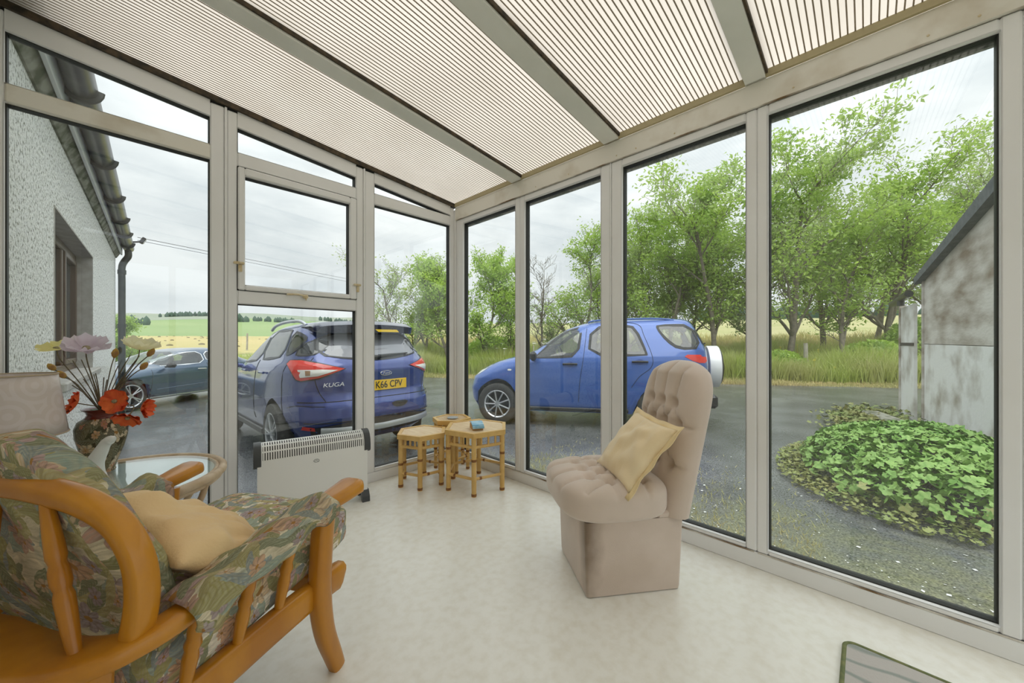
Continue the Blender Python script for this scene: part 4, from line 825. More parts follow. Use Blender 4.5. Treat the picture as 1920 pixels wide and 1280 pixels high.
# cranesbill bush by the glass
CB = mat('cranesbill_leaf', (.13, .28, .045), .55, c2=(.27, .42, .11), ns=3, bump=.2, bs=30); CB2 = mat('old_cranesbill_leaf', (.20, .27, .075), .6, c2=(.30, .29, .10), ns=4)
bx0, by0 = 5.20, -.34; bz = zg(bx0, by0); bush = empty('cranesbill_bush', (bx0, by0, bz), 0, 'low mound of bright green lobed leaves outside the large pane', 'bush')
def lobed():
    m = MB(); pts = [(0, 0, .0)]; N_ = 20
    for i in range(N_ + 1):
        a = math.radians(-150 + 300 * i / N_); r_ = .5 * (.62 + .38 * abs(math.cos(a * 2.5 * .96))) ; pts.append((r_ * math.cos(a) + .12, r_ * math.sin(a), .10 * r_ - .16 * (1 - abs(math.cos(a * 2.4))) * r_))
    m.add(pts, [(0, i, i + 1) for i in range(1, N_ + 1)]); return m
lf = lobed().build('leaf', CB, bush, 180); lme = lf.data; lf2 = lobed().build('leaf', CB2, bush, 180); lme2 = lf2.data
r_ = random.Random(21); spots = []
def domept(k):
    a = r_.uniform(0, 2 * PI); q = math.sqrt(r_.random()); ex, ey = 1.35 * q * math.cos(a), .88 * q * math.sin(a); z = .42 * math.sqrt(max(0, 1 - q * q)) * (1 + .25 * noise.noise(Vector((ex * 2, ey * 2, 5)))) + .06; nx, ny = ex / 1.35, ey / .88; return Vector((ex, ey, z)), Vector((nx * .8, ny * .8, math.sqrt(max(.05, 1 - q * q)) + .25)).normalized(), q
for k in range(298):
    p, nn_, q = domept(k); o = (lf if k == 0 else lf2 if k == 1 else bpy.data.objects.new('leaf', lme2 if (q > .86 and r_.random() < .25) else lme))
    if k > 1: col.objects.link(o); o.parent = bush
    nn_ = (nn_ + Vector((r_.gauss(0, .3), r_.gauss(0, .3), 0))).normalized(); o.rotation_euler = (nn_.to_track_quat('Z', 'Y') @ __import__('mathutils').Quaternion((0, 0, 1), r_.uniform(0, 6.3))).to_euler(); o.location = p; s_ = r_.uniform(.06, .105); o.scale = (s_, s_, s_)
P = []; rs = []
for k in range(5200):
    p, nn_, q = domept(k); P.append((p * r_.uniform(.86, 1.0))[:])
V = []; F = []; base = np.array([v.co[:] for v in lme.vertices]); bf = np.array([p.vertices[:] for p in lme.polygons])
for k, p in enumerate(P):
    R_ = np.array(Matrix.Rotation(r_.uniform(0, 6.3), 3, 'Z') @ Matrix.Rotation(r_.gauss(0, .6), 3, 'X') @ Matrix.Rotation(r_.gauss(0, .6), 3, 'Y')); V.append(base @ R_.T * r_.uniform(.045, .09) + np.array(p)); F.append(bf + k * len(base))
rawmesh('foliage', np.concatenate(V), np.concatenate(F), CB, bush, 'stuff')
V = []; F = []
for k in range(4200):
    a = r_.uniform(0, 2 * PI); q = r_.uniform(.85, 1.14); p = (1.3 * q * math.cos(a), .95 * q * math.sin(a), r_.uniform(.02, .30) * max(.1, 1.3 - q)); R_ = np.array(Matrix.Rotation(r_.uniform(0, 6.3), 3, 'Z') @ Matrix.Rotation(r_.gauss(0, .7), 3, 'X')); V.append(base @ R_.T * r_.uniform(.02, .05) + np.array(p)); F.append(bf + k * len(base))
rawmesh('ground_foliage', np.concatenate(V), np.concatenate(F), CB2, bush, 'stuff')
m = MB()
for j in range(26): a = j * .55; m.tube([(.2 * math.cos(a), .15 * math.sin(a), 0), (.8 * math.cos(a), .5 * math.sin(a), .33)], .006, 4)
m.build('stems', mat('red_stem', (.25, .12, .06), .7), bush)
# mossy bed beside the kerb, flakes on the tarmac
V = []; F = []
for k in range(1600):
    x, y = 8.3 + r_.gauss(0, .55), -.02 + r_.gauss(0, .22); R_ = np.array(Matrix.Rotation(r_.uniform(0, 6.3), 3, 'Z') @ Matrix.Rotation(r_.gauss(0, .7), 3, 'X')); V.append(base @ R_.T * r_.uniform(.05, .10) + np.array((x, y, zg(x, y) + r_.uniform(.01, .12)))); F.append(bf + k * len(base))
o = rawmesh('weed_patch', np.concatenate(V), np.concatenate(F), CB2, None, 'stuff'); tag(o, 'patch of yellowing weeds along the kerb by the shed', 'weeds')
V = []; F = []; q4 = np.array([(-1, -.5, 0), (.6, -.7, .0), (1, .4, .25), (-.5, .6, .2)])
for k in range(900):
    x, y = 1.98 + abs(r_.gauss(0, 1.0)), r_.uniform(-.6, 2.2); R_ = np.array(Matrix.Rotation(r_.uniform(0, 6.3), 3, 'Z')); V.append(q4 @ R_.T * r_.choice((.0025, .003, .003, .004, .004, .005, .006, .007, .012)) + np.array((x, y, zg(x, y) + .004))); F.append(np.array([[0, 1, 2, 3]]) + 4 * k)
o = rawmesh('paint_flakes', np.concatenate(V), np.concatenate(F), mat('white_flake', (.80, .80, .78), .7), None, 'stuff'); tag(o, 'white flakes scattered on the tarmac below the glass', 'flakes')
# moss tufts by the foot of the glass
V = []; F = []
for k in range(5200):
    x = 1.99 + abs(r_.gauss(0, .9)); y = r_.uniform(.2, 2.9); h = r_.uniform(.015, .05); a = r_.uniform(0, 6.3); z = zg(x, y); V.append(np.array([(x - .004 * math.cos(a), y - .004 * math.sin(a), z), (x + .004 * math.cos(a), y + .004 * math.sin(a), z), (x + r_.gauss(0, .02), y + r_.gauss(0, .02), z + h)])); F.append(np.array([[0, 1, 2]]) + 3 * k)
o = rawmesh('moss_tufts', np.concatenate(V), np.concatenate(F), GR2, None, 'stuff'); tag(o, 'thin yellow moss and grass at the foot of the glass', 'moss')
# distant woods, hay rows, cables
DW = mat('distant_conifer', (.045, .085, .06), .95, c2=(.07, .12, .08), ns=.05)
def clump(name, lab, u, d_, w_, h, n, seed):
    x, y = bearing(u, d_); z = ground(x, y); R = random.Random(seed); rt = empty(name, (x, y, z), 0, lab, 'trees', 'distant woods'); m = MB()
    for k in range(n):
        a = R.uniform(-1, 1) * w_; q = Vector((RW_.x * a + R.gauss(0, w_ * .12), RW_.y * a + R.gauss(0, w_ * .12), 0)); hh_ = h * R.uniform(.6, 1); zz = ground(x + q.x, y + q.y) - z; m.lathe([(hh_ * .22, zz - 1), (hh_ * .34, zz + hh_ * .3), (hh_ * .26, zz + hh_ * .65), (.05, zz + hh_)], 6, (q.x, q.y, 0))
    m.build('crowns', DW, rt, 60)
clump('spruce_wood', 'dark spruce plantation block on the far hillside', 362, 620, 42, 9, 70, 1); clump('field_trees', 'pair of dark trees on the green field left of the crossover roof', 453, 420, 7, 10, 6, 2); clump('field_trees', 'row of dark trees behind the crossover roof rail', 510, 450, 26, 7, 26, 3); clump('spruce_wood', 'small dark copse at the left end of the far field', 257, 300, 8, 9, 8, 4); clump('field_trees', 'line of woods on the skyline behind the large pane', 1560, 110, 30, 5, 46, 5); clump('field_trees', 'dark wood on the skyline behind the off-roader spare wheel', 1400, 120, 14, 6, 26, 6); clump('field_trees', 'dark trees on the ridge right of the crossover', 640, 700, 40, 9, 30, 7)
m = MB(); R = random.Random(4)
for k in range(150):
    ph = math.radians(R.uniform(60, 95)); t = R.uniform(20, 140); p = terr(ph, t); s_ = R.uniform(.10, .28); m.lathe([(s_ * 1.3, -.1), (s_ * 1.1, s_ * .5), (s_ * .3, s_ * .8)], 6, p)
o = m.build('hay_tufts', mat('dark_hay_tuft', (.20, .17, .09), .9), None, 60, kind='stuff'); tag(o, 'dark tufts dotted over the hay field', 'tufts')
for k, dz in enumerate((0, -.05)):
    a = Vector((.04, 8.96, 2.78 + dz)); bx, by = bearing(905, 62); b = Vector((bx, by, 8.6 + dz * 9)); m = MB(); m.tube([a.lerp(b, i / 20) - Vector((0, 0, .5 * math.sin(PI * i / 20))) for i in range(21)], .0045, 5); o = m.build('overhead_cable', BLACKP, None, 60); tag(o, ('upper' if k == 0 else 'lower') + ' thin overhead cable crossing the sky from the gutter end', 'cable', 'overhead cables')
# ================================================================ FURNITURE
def floral(name, scale=6.5, bgc=(.76, .67, .48), dark=1.0, rough=.85, gr=None, fc=None):
    m = bpy.data.materials.new(name); m.use_nodes = True; t = m.node_tree; b = t.nodes['Principled BSDF']; b.inputs['Roughness'].default_value = rough; b.inputs['Specular IOR Level'].default_value = .2
    N = t.nodes.new; Lk = t.links.new
    uv = N('ShaderNodeUVMap'); uv.uv_map = 'uv'
    nzz = N('ShaderNodeTexNoise'); nzz.inputs['Scale'].default_value = 11; nzz.inputs['Detail'].default_value = 5; Lk(uv.outputs[0], nzz.inputs['Vector'])
    wv = N('ShaderNodeVectorMath'); wv.operation = 'SUBTRACT'; wv.inputs[1].default_value = (.5, .5, .5); Lk(nzz.outputs['Color'], wv.inputs[0])
    ws = N('ShaderNodeVectorMath'); ws.operation = 'SCALE'; ws.inputs['Scale'].default_value = .055; Lk(wv.outputs[0], ws.inputs[0])
    wa = N('ShaderNodeVectorMath'); wa.operation = 'ADD'; Lk(uv.outputs[0], wa.inputs[0]); Lk(ws.outputs[0], wa.inputs[1]); base = wa.outputs[0]
    def math_(op, a, b_=None, c=None):
        n = N('ShaderNodeMath'); n.operation = op
        for i, q in enumerate((a, b_, c)):
            if q is None: continue
            if isinstance(q, (int, float)): n.inputs[i].default_value = q
            else: Lk(q, n.inputs[i])
        return n.outputs[0]
    def cells(sc_, off):
        mp = N('ShaderNodeMapping'); mp.inputs['Scale'].default_value = (sc_, sc_, 1); mp.inputs['Location'].default_value = (off, off * 1.7, 0); Lk(base, mp.inputs[0])
        vo = N('ShaderNodeTexVoronoi'); vo.voronoi_dimensions = '2D'; vo.inputs['Scale'].default_value = 1; vo.inputs['Randomness'].default_value = .85; Lk(mp.outputs[0], vo.inputs['Vector'])
        df = N('ShaderNodeVectorMath'); df.operation = 'SUBTRACT'; Lk(mp.outputs[0], df.inputs[0]); Lk(vo.outputs['Position'], df.inputs[1])
        sp = N('ShaderNodeSeparateXYZ'); Lk(df.outputs[0], sp.inputs[0]); sc3 = N('ShaderNodeSeparateColor'); Lk(vo.outputs['Color'], sc3.inputs[0])
        return vo.outputs['Distance'], sp.outputs['X'], sp.outputs['Y'], sc3.outputs[0], sc3.outputs[1]
    def ramp(f, cols, const=True):
        r = N('ShaderNodeValToRGB'); r.color_ramp.interpolation = 'CONSTANT' if const else 'LINEAR'
        while len(r.color_ramp.elements) < len(cols): r.color_ramp.elements.new(.5)
        for i, c in enumerate(cols): r.color_ramp.elements[i].position = i / len(cols); r.color_ramp.elements[i].color = (*[q * dark for q in c], 1)
        Lk(f, r.inputs[0]); return r.outputs[0]
    def mix(f, a, b_):
        n = N('ShaderNodeMix'); n.data_type = 'RGBA'; Lk(f, n.inputs['Factor']); Lk(a, n.inputs['A'])
        if isinstance(b_, tuple): n.inputs['B'].default_value = (*b_, 1)
        else: Lk(b_, n.inputs['B'])
        return n.outputs['Result']
    GR = [(.24, .24, .10), (.34, .31, .12), (.17, .20, .12), (.28, .36, .31), (.44, .37, .17), (.22, .27, .28)]
    FLc = [(.44, .29, .29), (.62, .36, .20), (.36, .28, .31), (.62, .47, .28), (.52, .30, .22), (.46, .39, .39)]
    GR = gr or GR; FLc = fc or FLc
    n0 = N('ShaderNodeTexNoise'); n0.inputs['Scale'].default_value = 14; n0.inputs['Detail'].default_value = 4; Lk(base, n0.inputs['Vector'])
    colr = ramp(n0.outputs['Fac'], [bgc, bgc, tuple(.72 * q for q in bgc), bgc, gr[0] if gr else (.36, .40, .33), gr[1] if gr else (.50, .36, .24)], False)
    smp = N('ShaderNodeMapping'); smp.inputs['Rotation'].default_value = (0, 0, .6); smp.inputs['Scale'].default_value = (25, 150, 1); Lk(base, smp.inputs[0])
    sn = N('ShaderNodeTexNoise'); sn.inputs['Scale'].default_value = 1; sn.inputs['Detail'].default_value = 4; Lk(smp.outputs[0], sn.inputs['Vector']); strk = sn.outputs['Fac']
    def leaves(colr, sc_, off, a, b_):
        dist, x, y, r1, r2 = cells(sc_, off); an = math_('MULTIPLY', r1, 6.28); ca = math_('COSINE', an); sa = math_('SINE', an)
        lx = math_('ADD', math_('MULTIPLY', x, ca), math_('MULTIPLY', y, sa)); ly = math_('SUBTRACT', math_('MULTIPLY', y, ca), math_('MULTIPLY', x, sa))
        q = math_('ADD', math_('POWER', math_('ABSOLUTE', math_('DIVIDE', lx, a)), 1.6), math_('POWER', math_('ABSOLUTE', math_('DIVIDE', ly, b_)), 1.6))
        ms = math_('LESS_THAN', q, 1.0); c = ramp(r2, GR)
        vein = math_('ABSOLUTE', math_('SINE', math_('ADD', math_('MULTIPLY', lx, 26), math_('MULTIPLY', math_('ABSOLUTE', ly), 40))))
        c = mix(math_('MULTIPLY', math_('MULTIPLY', vein, strk), .75), c, (.52, .49, .34)); return mix(ms, colr, c)
    def flowers(colr, sc_, off, R_, k):
        dist, x, y, r1, r2 = cells(sc_, off); an = math_('ARCTAN2', y, x)
        pet = math_('ABSOLUTE', math_('COSINE', math_('ADD', math_('MULTIPLY', an, k / 2), math_('MULTIPLY', r1, 6))))
        rad = math_('MULTIPLY', math_('ADD', math_('MULTIPLY', math_('POWER', pet, .5), .45), .55), R_)
        ms = math_('LESS_THAN', dist, rad); c = ramp(r2, FLc)
        st = math_('ABSOLUTE', math_('SINE', math_('MULTIPLY', an, 15))); c = mix(math_('MULTIPLY', st, .4), c, (.60, .50, .42))
        dk = math_('SUBTRACT', 1.0, math_('POWER', pet, .35)); c = mix(dk, c, (.16, .11, .11))
        c = mix(math_('LESS_THAN', dist, R_ * .22), c, (.42, .20, .05)); return mix(ms, colr, c)
    colr = leaves(colr, scale * 1.25, 3.1, .62, .2); colr = leaves(colr, scale * 1.6, 8.3, .60, .22); colr = leaves(colr, scale * 1.0, 5.9, .66, .17)
    colr = flowers(colr, scale * 1.05, 1.3, .36, 9); colr = leaves(colr, scale * 1.9, 12.3, .55, .14); colr = flowers(colr, scale * 1.9, 6.6, .26, 7); colr = leaves(colr, scale * 1.35, 17.7, .60, .15)
    dk2 = N('ShaderNodeMapRange'); dk2.inputs['From Min'].default_value = .35; dk2.inputs['From Max'].default_value = .65; dk2.inputs['To Min'].default_value = .45; dk2.inputs['To Max'].default_value = 0; Lk(strk, dk2.inputs['Value'])
    colr = mix(dk2.outputs[0], colr, (.17, .135, .075))
    we = N('ShaderNodeTexNoise'); we.inputs['Scale'].default_value = 350; Lk(uv.outputs[0], we.inputs['Vector']); bp = N('ShaderNodeBump'); bp.inputs['Strength'].default_value = .25; bp.inputs['Distance'].default_value = .004; Lk(we.outputs['Fac'], bp.inputs['Height']); Lk(bp.outputs[0], b.inputs['Normal'])
    Lk(colr, b.inputs['Base Color']); return m
FLORAL = floral('floral_tapestry'); FLORAL2 = floral('floral_chintz_seat', 9.5, (.74, .68, .56), 1.45)
WOOD = mat('honey_varnished_wood', (.60, .255, .016), .28, c2=(.44, .165, .010), ns=9, nd=8, stretch=(1, 1, .35), coat=.15)
PEACH = mat('peach_cotton', (.86, .62, .33), .8, c2=(.80, .54, .27), ns=6, sheen=.2, bump=.15, bs=180)
CREAMC = mat('cream_gold_satin', (.92, .76, .50), .5, c2=(.88, .69, .41), ns=5, sheen=.4, bump=.1, bs=200)
PIP = mat('gold_satin_edge', (.88, .69, .38), .5)
def cubecushion(size, n=14, e=5.0, fn=None):
    """rounded box cushion from six grids with metric uv"""
    m = MB(); sx, sy, sz = size[0] / 2, size[1] / 2, size[2] / 2
    def P(p):
        p = Vector(p); l = (abs(p.x) ** e + abs(p.y) ** e + abs(p.z) ** e) ** (1 / e); p = p / l
        q = Vector((p.x * sx, p.y * sy, p.z * sz))
        return fn(q, p) if fn else q
    faces = [lambda a, b: (a, b, 1), lambda a, b: (b, a, -1), lambda a, b: (1, a, b), lambda a, b: (-1, b, a), lambda a, b: (b, 1, a), lambda a, b: (a, -1, b)]
    uvs = [lambda a, b: (a * sx, b * sy), lambda a, b: (b * sx + 2, a * sy), lambda a, b: (a * sy + 4, b * sz), lambda a, b: (b * sy + 6, a * sz), lambda a, b: (b * sx + 8, a * sz), lambda a, b: (a * sx + 10, b * sz)]
    for g, f in enumerate(faces):
        m.grid(lambda u, v: P(f(2 * u - 1, 2 * v - 1)), n, n, uvfn=lambda u, v: uvs[g](2 * u - 1, 2 * v - 1))
    return m
def weld(o, d=1e-4):
    import bmesh
    bm = bmesh.new(); bm.from_mesh(o.data); bmesh.ops.remove_doubles(bm, verts=bm.verts, dist=d); bmesh.ops.recalc_face_normals(bm, faces=bm.faces); bm.to_mesh(o.data); bm.free(); return o
def pillow(c, ax, ay, hx, hy, T, flange=0, seed=0, n=26, wr=.006, pinch=.07):
    """soft square cushion; ax, ay unit axes; returns (body MB, flange MB)"""
    c = Vector(c); ax = Vector(ax).normalized(); ay = Vector(ay); ay = (ay - ax * ay.dot(ax)).normalized(); nn = ax.cross(ay)
    m = MB()
    for sg in (1, -1):
        def fn(u, v):
            a, b = 2 * u - 1, 2 * v - 1
            t = T * (max(0, (1 - a * a) * (1 - b * b)) ** .42)
            w_ = noise.noise(Vector((a * 2.2 + seed, b * 2.2, sg * 3))) * wr * 2 * (1 - max(a * a, b * b) ** 4) + noise.noise(Vector((a * 6 + seed, b * 1.7 + a * 3, sg))) * wr * min(1, 4 * (1 - max(abs(a), abs(b))))
            px, py = a * hx * (1 - pinch * (1 - b * b) * a * a * 0 - pinch * (1 - b * b)), b * hy * (1 - pinch * (1 - a * a))
            return c + ax * px + ay * py + nn * (sg * (t + w_ * (1 if t > 1e-5 else 0)))
        m.grid(fn, n, n, uvfn=lambda u, v: (u * hx * 2, v * hy * 2 + (sg > 0)), flip=sg < 0)
    f = None
    if flange:
        f = MB(); N_ = 80
        def edge(k, off):
            s = k / N_ * 4; i = int(s) % 4; t = 2 * (s - int(s)) - 1
            a, b = [(t, -1), (1, t), (-t, 1), (-1, -t)][i]
            px, py = a * hx * (1 - pinch * (1 - b * b)), b * hy * (1 - pinch * (1 - a * a)); fx = 1 + off / hx * (1 if abs(a) > .98 else abs(a)); fy = 1 + off / hy * (1 if abs(b) > .98 else abs(b))
            return c + ax * px * fx + ay * py * fy + nn * (math.sin(k * .9 + seed) * off * .25)
        vs = []
        for k in range(N_): vs += [edge(k, -.012), edge(k, flange)]
        f.add(vs, [(2 * k, 2 * k + 1, (2 * k + 3) % (2 * N_), (2 * k + 2) % (2 * N_)) for k in range(N_)])
    return m, f
# ---------------------------------------------------------------- wooden armchair
ac = empty('armchair', (.0182, 1.2925, 0), math.radians(30), 'honey wood spindle armchair with floral tapestry cushions, seen from behind', 'armchair')
for sg in (-1, 1):
    lg = MB(); P = smoothpath([(.302, sg * .312, 0), (.285, sg * .310, .05), (.252, sg * .308, .15), (.238, sg * .306, .27), (.242, sg * .308, .40), (.250, sg * .312, .505)], 5)
    lg.tube(P, .02, 12, flat=[(lerp(.021, .028, min(1, i / 14)), lerp(.017, .024, min(1, i / 14))) for i in range(len(P))], up=(0, 1, 0)); lg.build('leg', WOOD, ac, 50)
    lg = MB(); P = smoothpath([(-.33, sg * .262, 0), (-.27, sg * .258, .13), (-.235, sg * .255, .28), (-.23, sg * .262, .44)], 5); lg.tube(P, .02, 12, flat=(.024, .022), up=(0, 1, 0)); lg.build('leg', WOOD, ac, 50)
    sr = MB(); P = smoothpath([(.345, sg * .288, .252), (.30, sg * .288, .262), (.1, sg * .286, .268), (-.12, sg * .278, .262), (-.27, sg * .262, .256)], 4)
    sr.tube(P, .02, 12, flat=[((.020 if i else .012), (.041 if i > 1 else (.034 if i else .022))) for i in range(len(P))], up=(0, 0, 1)); sr.build('side_rail', WOOD, ac, 50)
    for x, tx in ((-.105, -.095), (.005, .02), (.115, .135)):
        q = MB(); z0 = .30; z1 = .478 + (tx + .1) * .14; n = 14
        q.tube([(lerp(x, tx, i / n), sg * lerp(.287, .318, i / n), lerp(z0, z1, i / n)) for i in range(n + 1)], [(.0105 + .0045 * math.sin(PI * i / n) - (.003 if i in (6, 8) else 0) + (.001 if i == 7 else 0)) for i in range(n + 1)], 10); q.build('arm_spindle', WOOD, ac, 40)
# arm bow
half = [(.358, -.335, .546), (.32, -.332, .540), (.24, -.322, .527), (.10, -.318, .505), (-.06, -.322, .485), (-.16, -.318, .470), (-.225, -.275, .460), (-.262, -.17, .452), (-.272, 0, .450)]
full = half + [(x, -y, z) for x, y, z in half[-2::-1]]
P = smoothpath(full, 5); n = len(P)
def aw(i):
    k = min(i, n - 1 - i); w_ = interp(k, [(0, .022), (1, .036), (3, .046), (7, .042), (11, .032), (20, .026), (27, .030), (34, .056), (40, .075)]); h_ = interp(k, [(0, .012), (1, .019), (4, .020), (40, .016)]); return (w_, h_)
MB().tube(P, .02, 14, flat=[aw(i) for i in range(n)], up=(0, 0, 1)).build('arm_bow', WOOD, ac, 50)
hh = [(-.192, -.300, .470), (-.186, -.306, .54), (-.187, -.296, .61), (-.194, -.258, .670), (-.205, -.195, .707), (-.220, -.10, .729), (-.228, 0, .735)]
P = smoothpath(hh + [(x, -y, z) for x, y, z in hh[-2::-1]], 6)
MB().tube(P, .024, 14, flat=(.020, .021), up=(1, 0, .25)).build('back_hoop', WOOD, ac, 50)
for sg in (-1, 0, 1):
    q = MB(); k = 26; p0 = Vector((-.240 if sg else -.262, sg * .245, .452)); p1 = Vector((-.222 if sg else -.228, sg * .12, .722 if sg else .732))
    q.tube([p0.lerp(p1, i / k) for i in range(k + 1)], [.0080 + .0062 * math.sin(PI * i / k) - (.0030 if i in (11, 15) else 0) for i in range(k + 1)], 12); q.build('back_spindle', WOOD, ac, 40)
MB().box((.275, 0, .262), (.03, .56, .06), .008).build('front_rail', WOOD, ac, 30); MB().box((-.25, 0, .27), (.03, .52, .06), .008).build('back_rail', WOOD, ac, 30)
def seatfn(q, p):
    q = q.copy(); q.z += .018 * (1 - (q.x / .3) ** 2) * (1 - (q.y / .27) ** 2) * (1 if p.z > 0 else .1); q.z += q.x * .10; return q
weld(cubecushion((.60, .535, .115), 16, 9, seatfn).build('seat_cushion', FLORAL2, ac, 180, loc=(.145, 0, .352)))
def backfn(q, p):
    q = q.copy(); z = q.z; k = 1 - (q.y / .30) ** 2 * .55
    q.x += (.026 if p.x > 0 else -.010) * math.cos(q.y * 5.5) * math.cos(z * 4.5); q.x += .012 * noise.noise(Vector((q.y * 9, z * 9, 3)))
    q.y *= min(1, math.sqrt(max(.0004, (.812 - .58 - z) / 3.4)) / .265)
    q.x -= z * .25; return q
weld(cubecushion((.085, .530, .49), 24, 4.0, backfn).build('back_cushion', FLORAL, ac, 180, loc=(-.148, 0, .580)))
for sg in (-1, 1):    # loose fabric arm sleeves hanging over the arms
    m = MB(); N1, N2 = 30, 26
    def fn(u, v):
        x = lerp(-.140, .243, u); cz = interp(x, [(-.16, .470), (-.06, .485), (.1, .505), (.24, .527)]); yc = interp(x, [(-.16, -.318), (-.06, -.322), (.1, -.318), (.24, -.322)])
        a = lerp(-1, 1, v); drop_out = interp(u, [(0, .030), (.10, .060), (.28, .040), (.6, .050), (.78, .032), (1, .045)]) + .006 * math.sin(u * 17); drop_in = .09
        wv = .006 * math.sin(u * 23 + a * 3) + .010 * noise.noise(Vector((u * 5, a * 2, sg)))
        hw_ = .047; top = cz + .026
        if abs(a) < .5: yy = a / .5 * hw_; zz = top + .012 * math.cos(a * PI)
        else:
            k = (abs(a) - .5) / .5; yy = math.copysign(hw_ + .006 * math.sin(k * 3), a); zz = top - k * (drop_out if a < 0 else drop_in)
        if u > .93: 
            k = (u - .93) / .07; zz -= .02 * k; yy *= 1 - .12 * k
        if u < .1: zz -= .012 * (1 - u / .1)
        return (x, sg * -(-(yc) - 0) * -1 * -1 if False else (sg * (abs(yc) - yy if True else 0)), zz + wv)
    m.grid(lambda u, v: fn(u, 1 - v), N1, N2, uvfn=lambda u, v: (u * .38 + (3 if sg > 0 else 0), v * .3))
    o = m.build('arm_sleeve', FLORAL, ac, 180); sd = o.modifiers.new('thick', 'SOLIDIFY'); sd.thickness = .006; sd.offset = 0
# peach cushion on the seat
M27 = Matrix.Rotation(math.radians(30), 3, 'Z'); A0 = Vector((.0182, 1.2925, 0))
def AC(p): return M27 @ Vector(p) + A0
def ACd(p): return M27 @ Vector(p)
m, f = pillow(AC((.050, -.125, .500)), ACd((-.10, -1, -.30)), ACd((-.80, .05, .58)), .160, .185, .060, 0, 2.0, 30, .012)
o = weld(m.build('peach_cushion', PEACH, None, 180)); tag(o, 'crumpled peach cotton cushion lying on the floral armchair seat', 'cushion')
# ---------------------------------------------------------------- velvet bedroom chair
def velvet():
    m = mat('beige_velvet', (.70, .58, .50), .75, c2=(.62, .505, .42), ns=5, nd=6, sheen=.55, bump=.1, bs=300)
    t = m.node_tree; b = t.nodes['Principled BSDF']; src = [l for l in t.links if l.to_socket == b.inputs['Base Color']][0].from_socket
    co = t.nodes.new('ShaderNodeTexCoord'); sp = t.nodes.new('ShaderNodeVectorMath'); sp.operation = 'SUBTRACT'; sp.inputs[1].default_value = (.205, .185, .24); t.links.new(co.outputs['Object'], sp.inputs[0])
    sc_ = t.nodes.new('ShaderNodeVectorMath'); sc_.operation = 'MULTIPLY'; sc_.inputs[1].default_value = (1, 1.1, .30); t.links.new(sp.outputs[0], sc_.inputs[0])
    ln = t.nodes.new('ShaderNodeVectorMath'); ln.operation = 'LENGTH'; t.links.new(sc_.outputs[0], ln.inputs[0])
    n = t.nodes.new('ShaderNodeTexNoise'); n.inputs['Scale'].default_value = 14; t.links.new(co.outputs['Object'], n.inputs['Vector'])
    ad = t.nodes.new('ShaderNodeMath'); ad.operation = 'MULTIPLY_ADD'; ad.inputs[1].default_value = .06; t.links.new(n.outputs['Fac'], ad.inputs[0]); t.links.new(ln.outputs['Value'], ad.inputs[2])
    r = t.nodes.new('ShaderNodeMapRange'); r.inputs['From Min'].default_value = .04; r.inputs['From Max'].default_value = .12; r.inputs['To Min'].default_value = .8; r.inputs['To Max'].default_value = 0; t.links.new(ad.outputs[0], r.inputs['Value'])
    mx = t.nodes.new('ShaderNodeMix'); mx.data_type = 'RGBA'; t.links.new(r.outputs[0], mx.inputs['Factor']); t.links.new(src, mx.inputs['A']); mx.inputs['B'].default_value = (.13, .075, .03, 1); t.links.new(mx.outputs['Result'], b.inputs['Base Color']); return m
VELV = velvet(); VEL2 = mat('beige_velvet_tufted', (.70, .58, .50), .75, c2=(.64, .53, .445), ns=5, nd=6, sheen=.55, bump=.08, bs=300)
bc = empty('bedroom_chair', (1.4856, .8024, 0), math.radians(142.8), 'low beige velvet chair with buttoned seat and tall buttoned back', 'chair')
m = MB(); k = .965
vs = [(x * (k if z == 0 else 1), y * (k if z == 0 else 1), z) for z in (0.0, .295) for x, y in ((-.2065, -.185), (.2065, -.185), (.2065, .185), (-.2065, .185))]
bs_ = []
def rr(x0, y0, z, r=.013, n=4):
    out = []
    for (sx, sy, a0) in ((1, 1, 0), (-1, 1, 90), (-1, -1, 180), (1, -1, 270)):
        for i in range(n + 1):
            a = math.radians(a0 + 90 * i / n); out.append((sx * (x0 - r) + r * math.cos(a), sy * (y0 - r) + r * math.sin(a), z))
    return out
rings = [rr(.196, .175, .004), rr(.198, .177, .02), rr(.2065, .185, .29), rr(.2065, .185, .298)]; nn = len(rings[0])
for r_ in rings: m.v += r_
m.f = [(i * nn + j, i * nn + (j + 1) % nn, (i + 1) * nn + (j + 1) % nn, (i + 1) * nn + j) for i in range(3) for j in range(nn)] + [tuple(range(nn - 1, -1, -1)), tuple(3 * nn + j for j in range(nn))]
m.build('base', VELV, bc, 50)
MB().box((-.150, 0, .308), (.112, .372, .03), .008).build('back_ledge', VEL2, bc, 30)
def segd(p, a, b):
    ap = (p[0] - a[0], p[1] - a[1]); ab = (b[0] - a[0], b[1] - a[1]); L = ab[0] ** 2 + ab[1] ** 2; t = max(0, min(1, (ap[0] * ab[0] + ap[1] * ab[1]) / L)); return math.hypot(ap[0] - t * ab[0], ap[1] - t * ab[1])
def tuft(p, btn, seg, dep=.038, rb=.023, cd=.017, rc=.0095):
    h = 0
    for b_ in btn:
        d2 = (p[0] - b_[0]) ** 2 + (p[1] - b_[1]) ** 2; h = max(h, dep * math.exp(-d2 / (rb * rb)))
    for a, b_ in seg:
        d_ = segd(p, a, b_); h = max(h, cd * math.exp(-d_ / rc))
    return -h
def lattice(rows, link=1.35):
    btn = [p for r in rows for p in r]; seg = []
    for r1, r2 in zip(rows, rows[1:]):
        for a in r1:
            for b_ in r2:
                if abs(a[0] - b_[0]) < .062 and abs(a[1] - b_[1]) < .11: seg.append((a, b_))
    return btn, seg
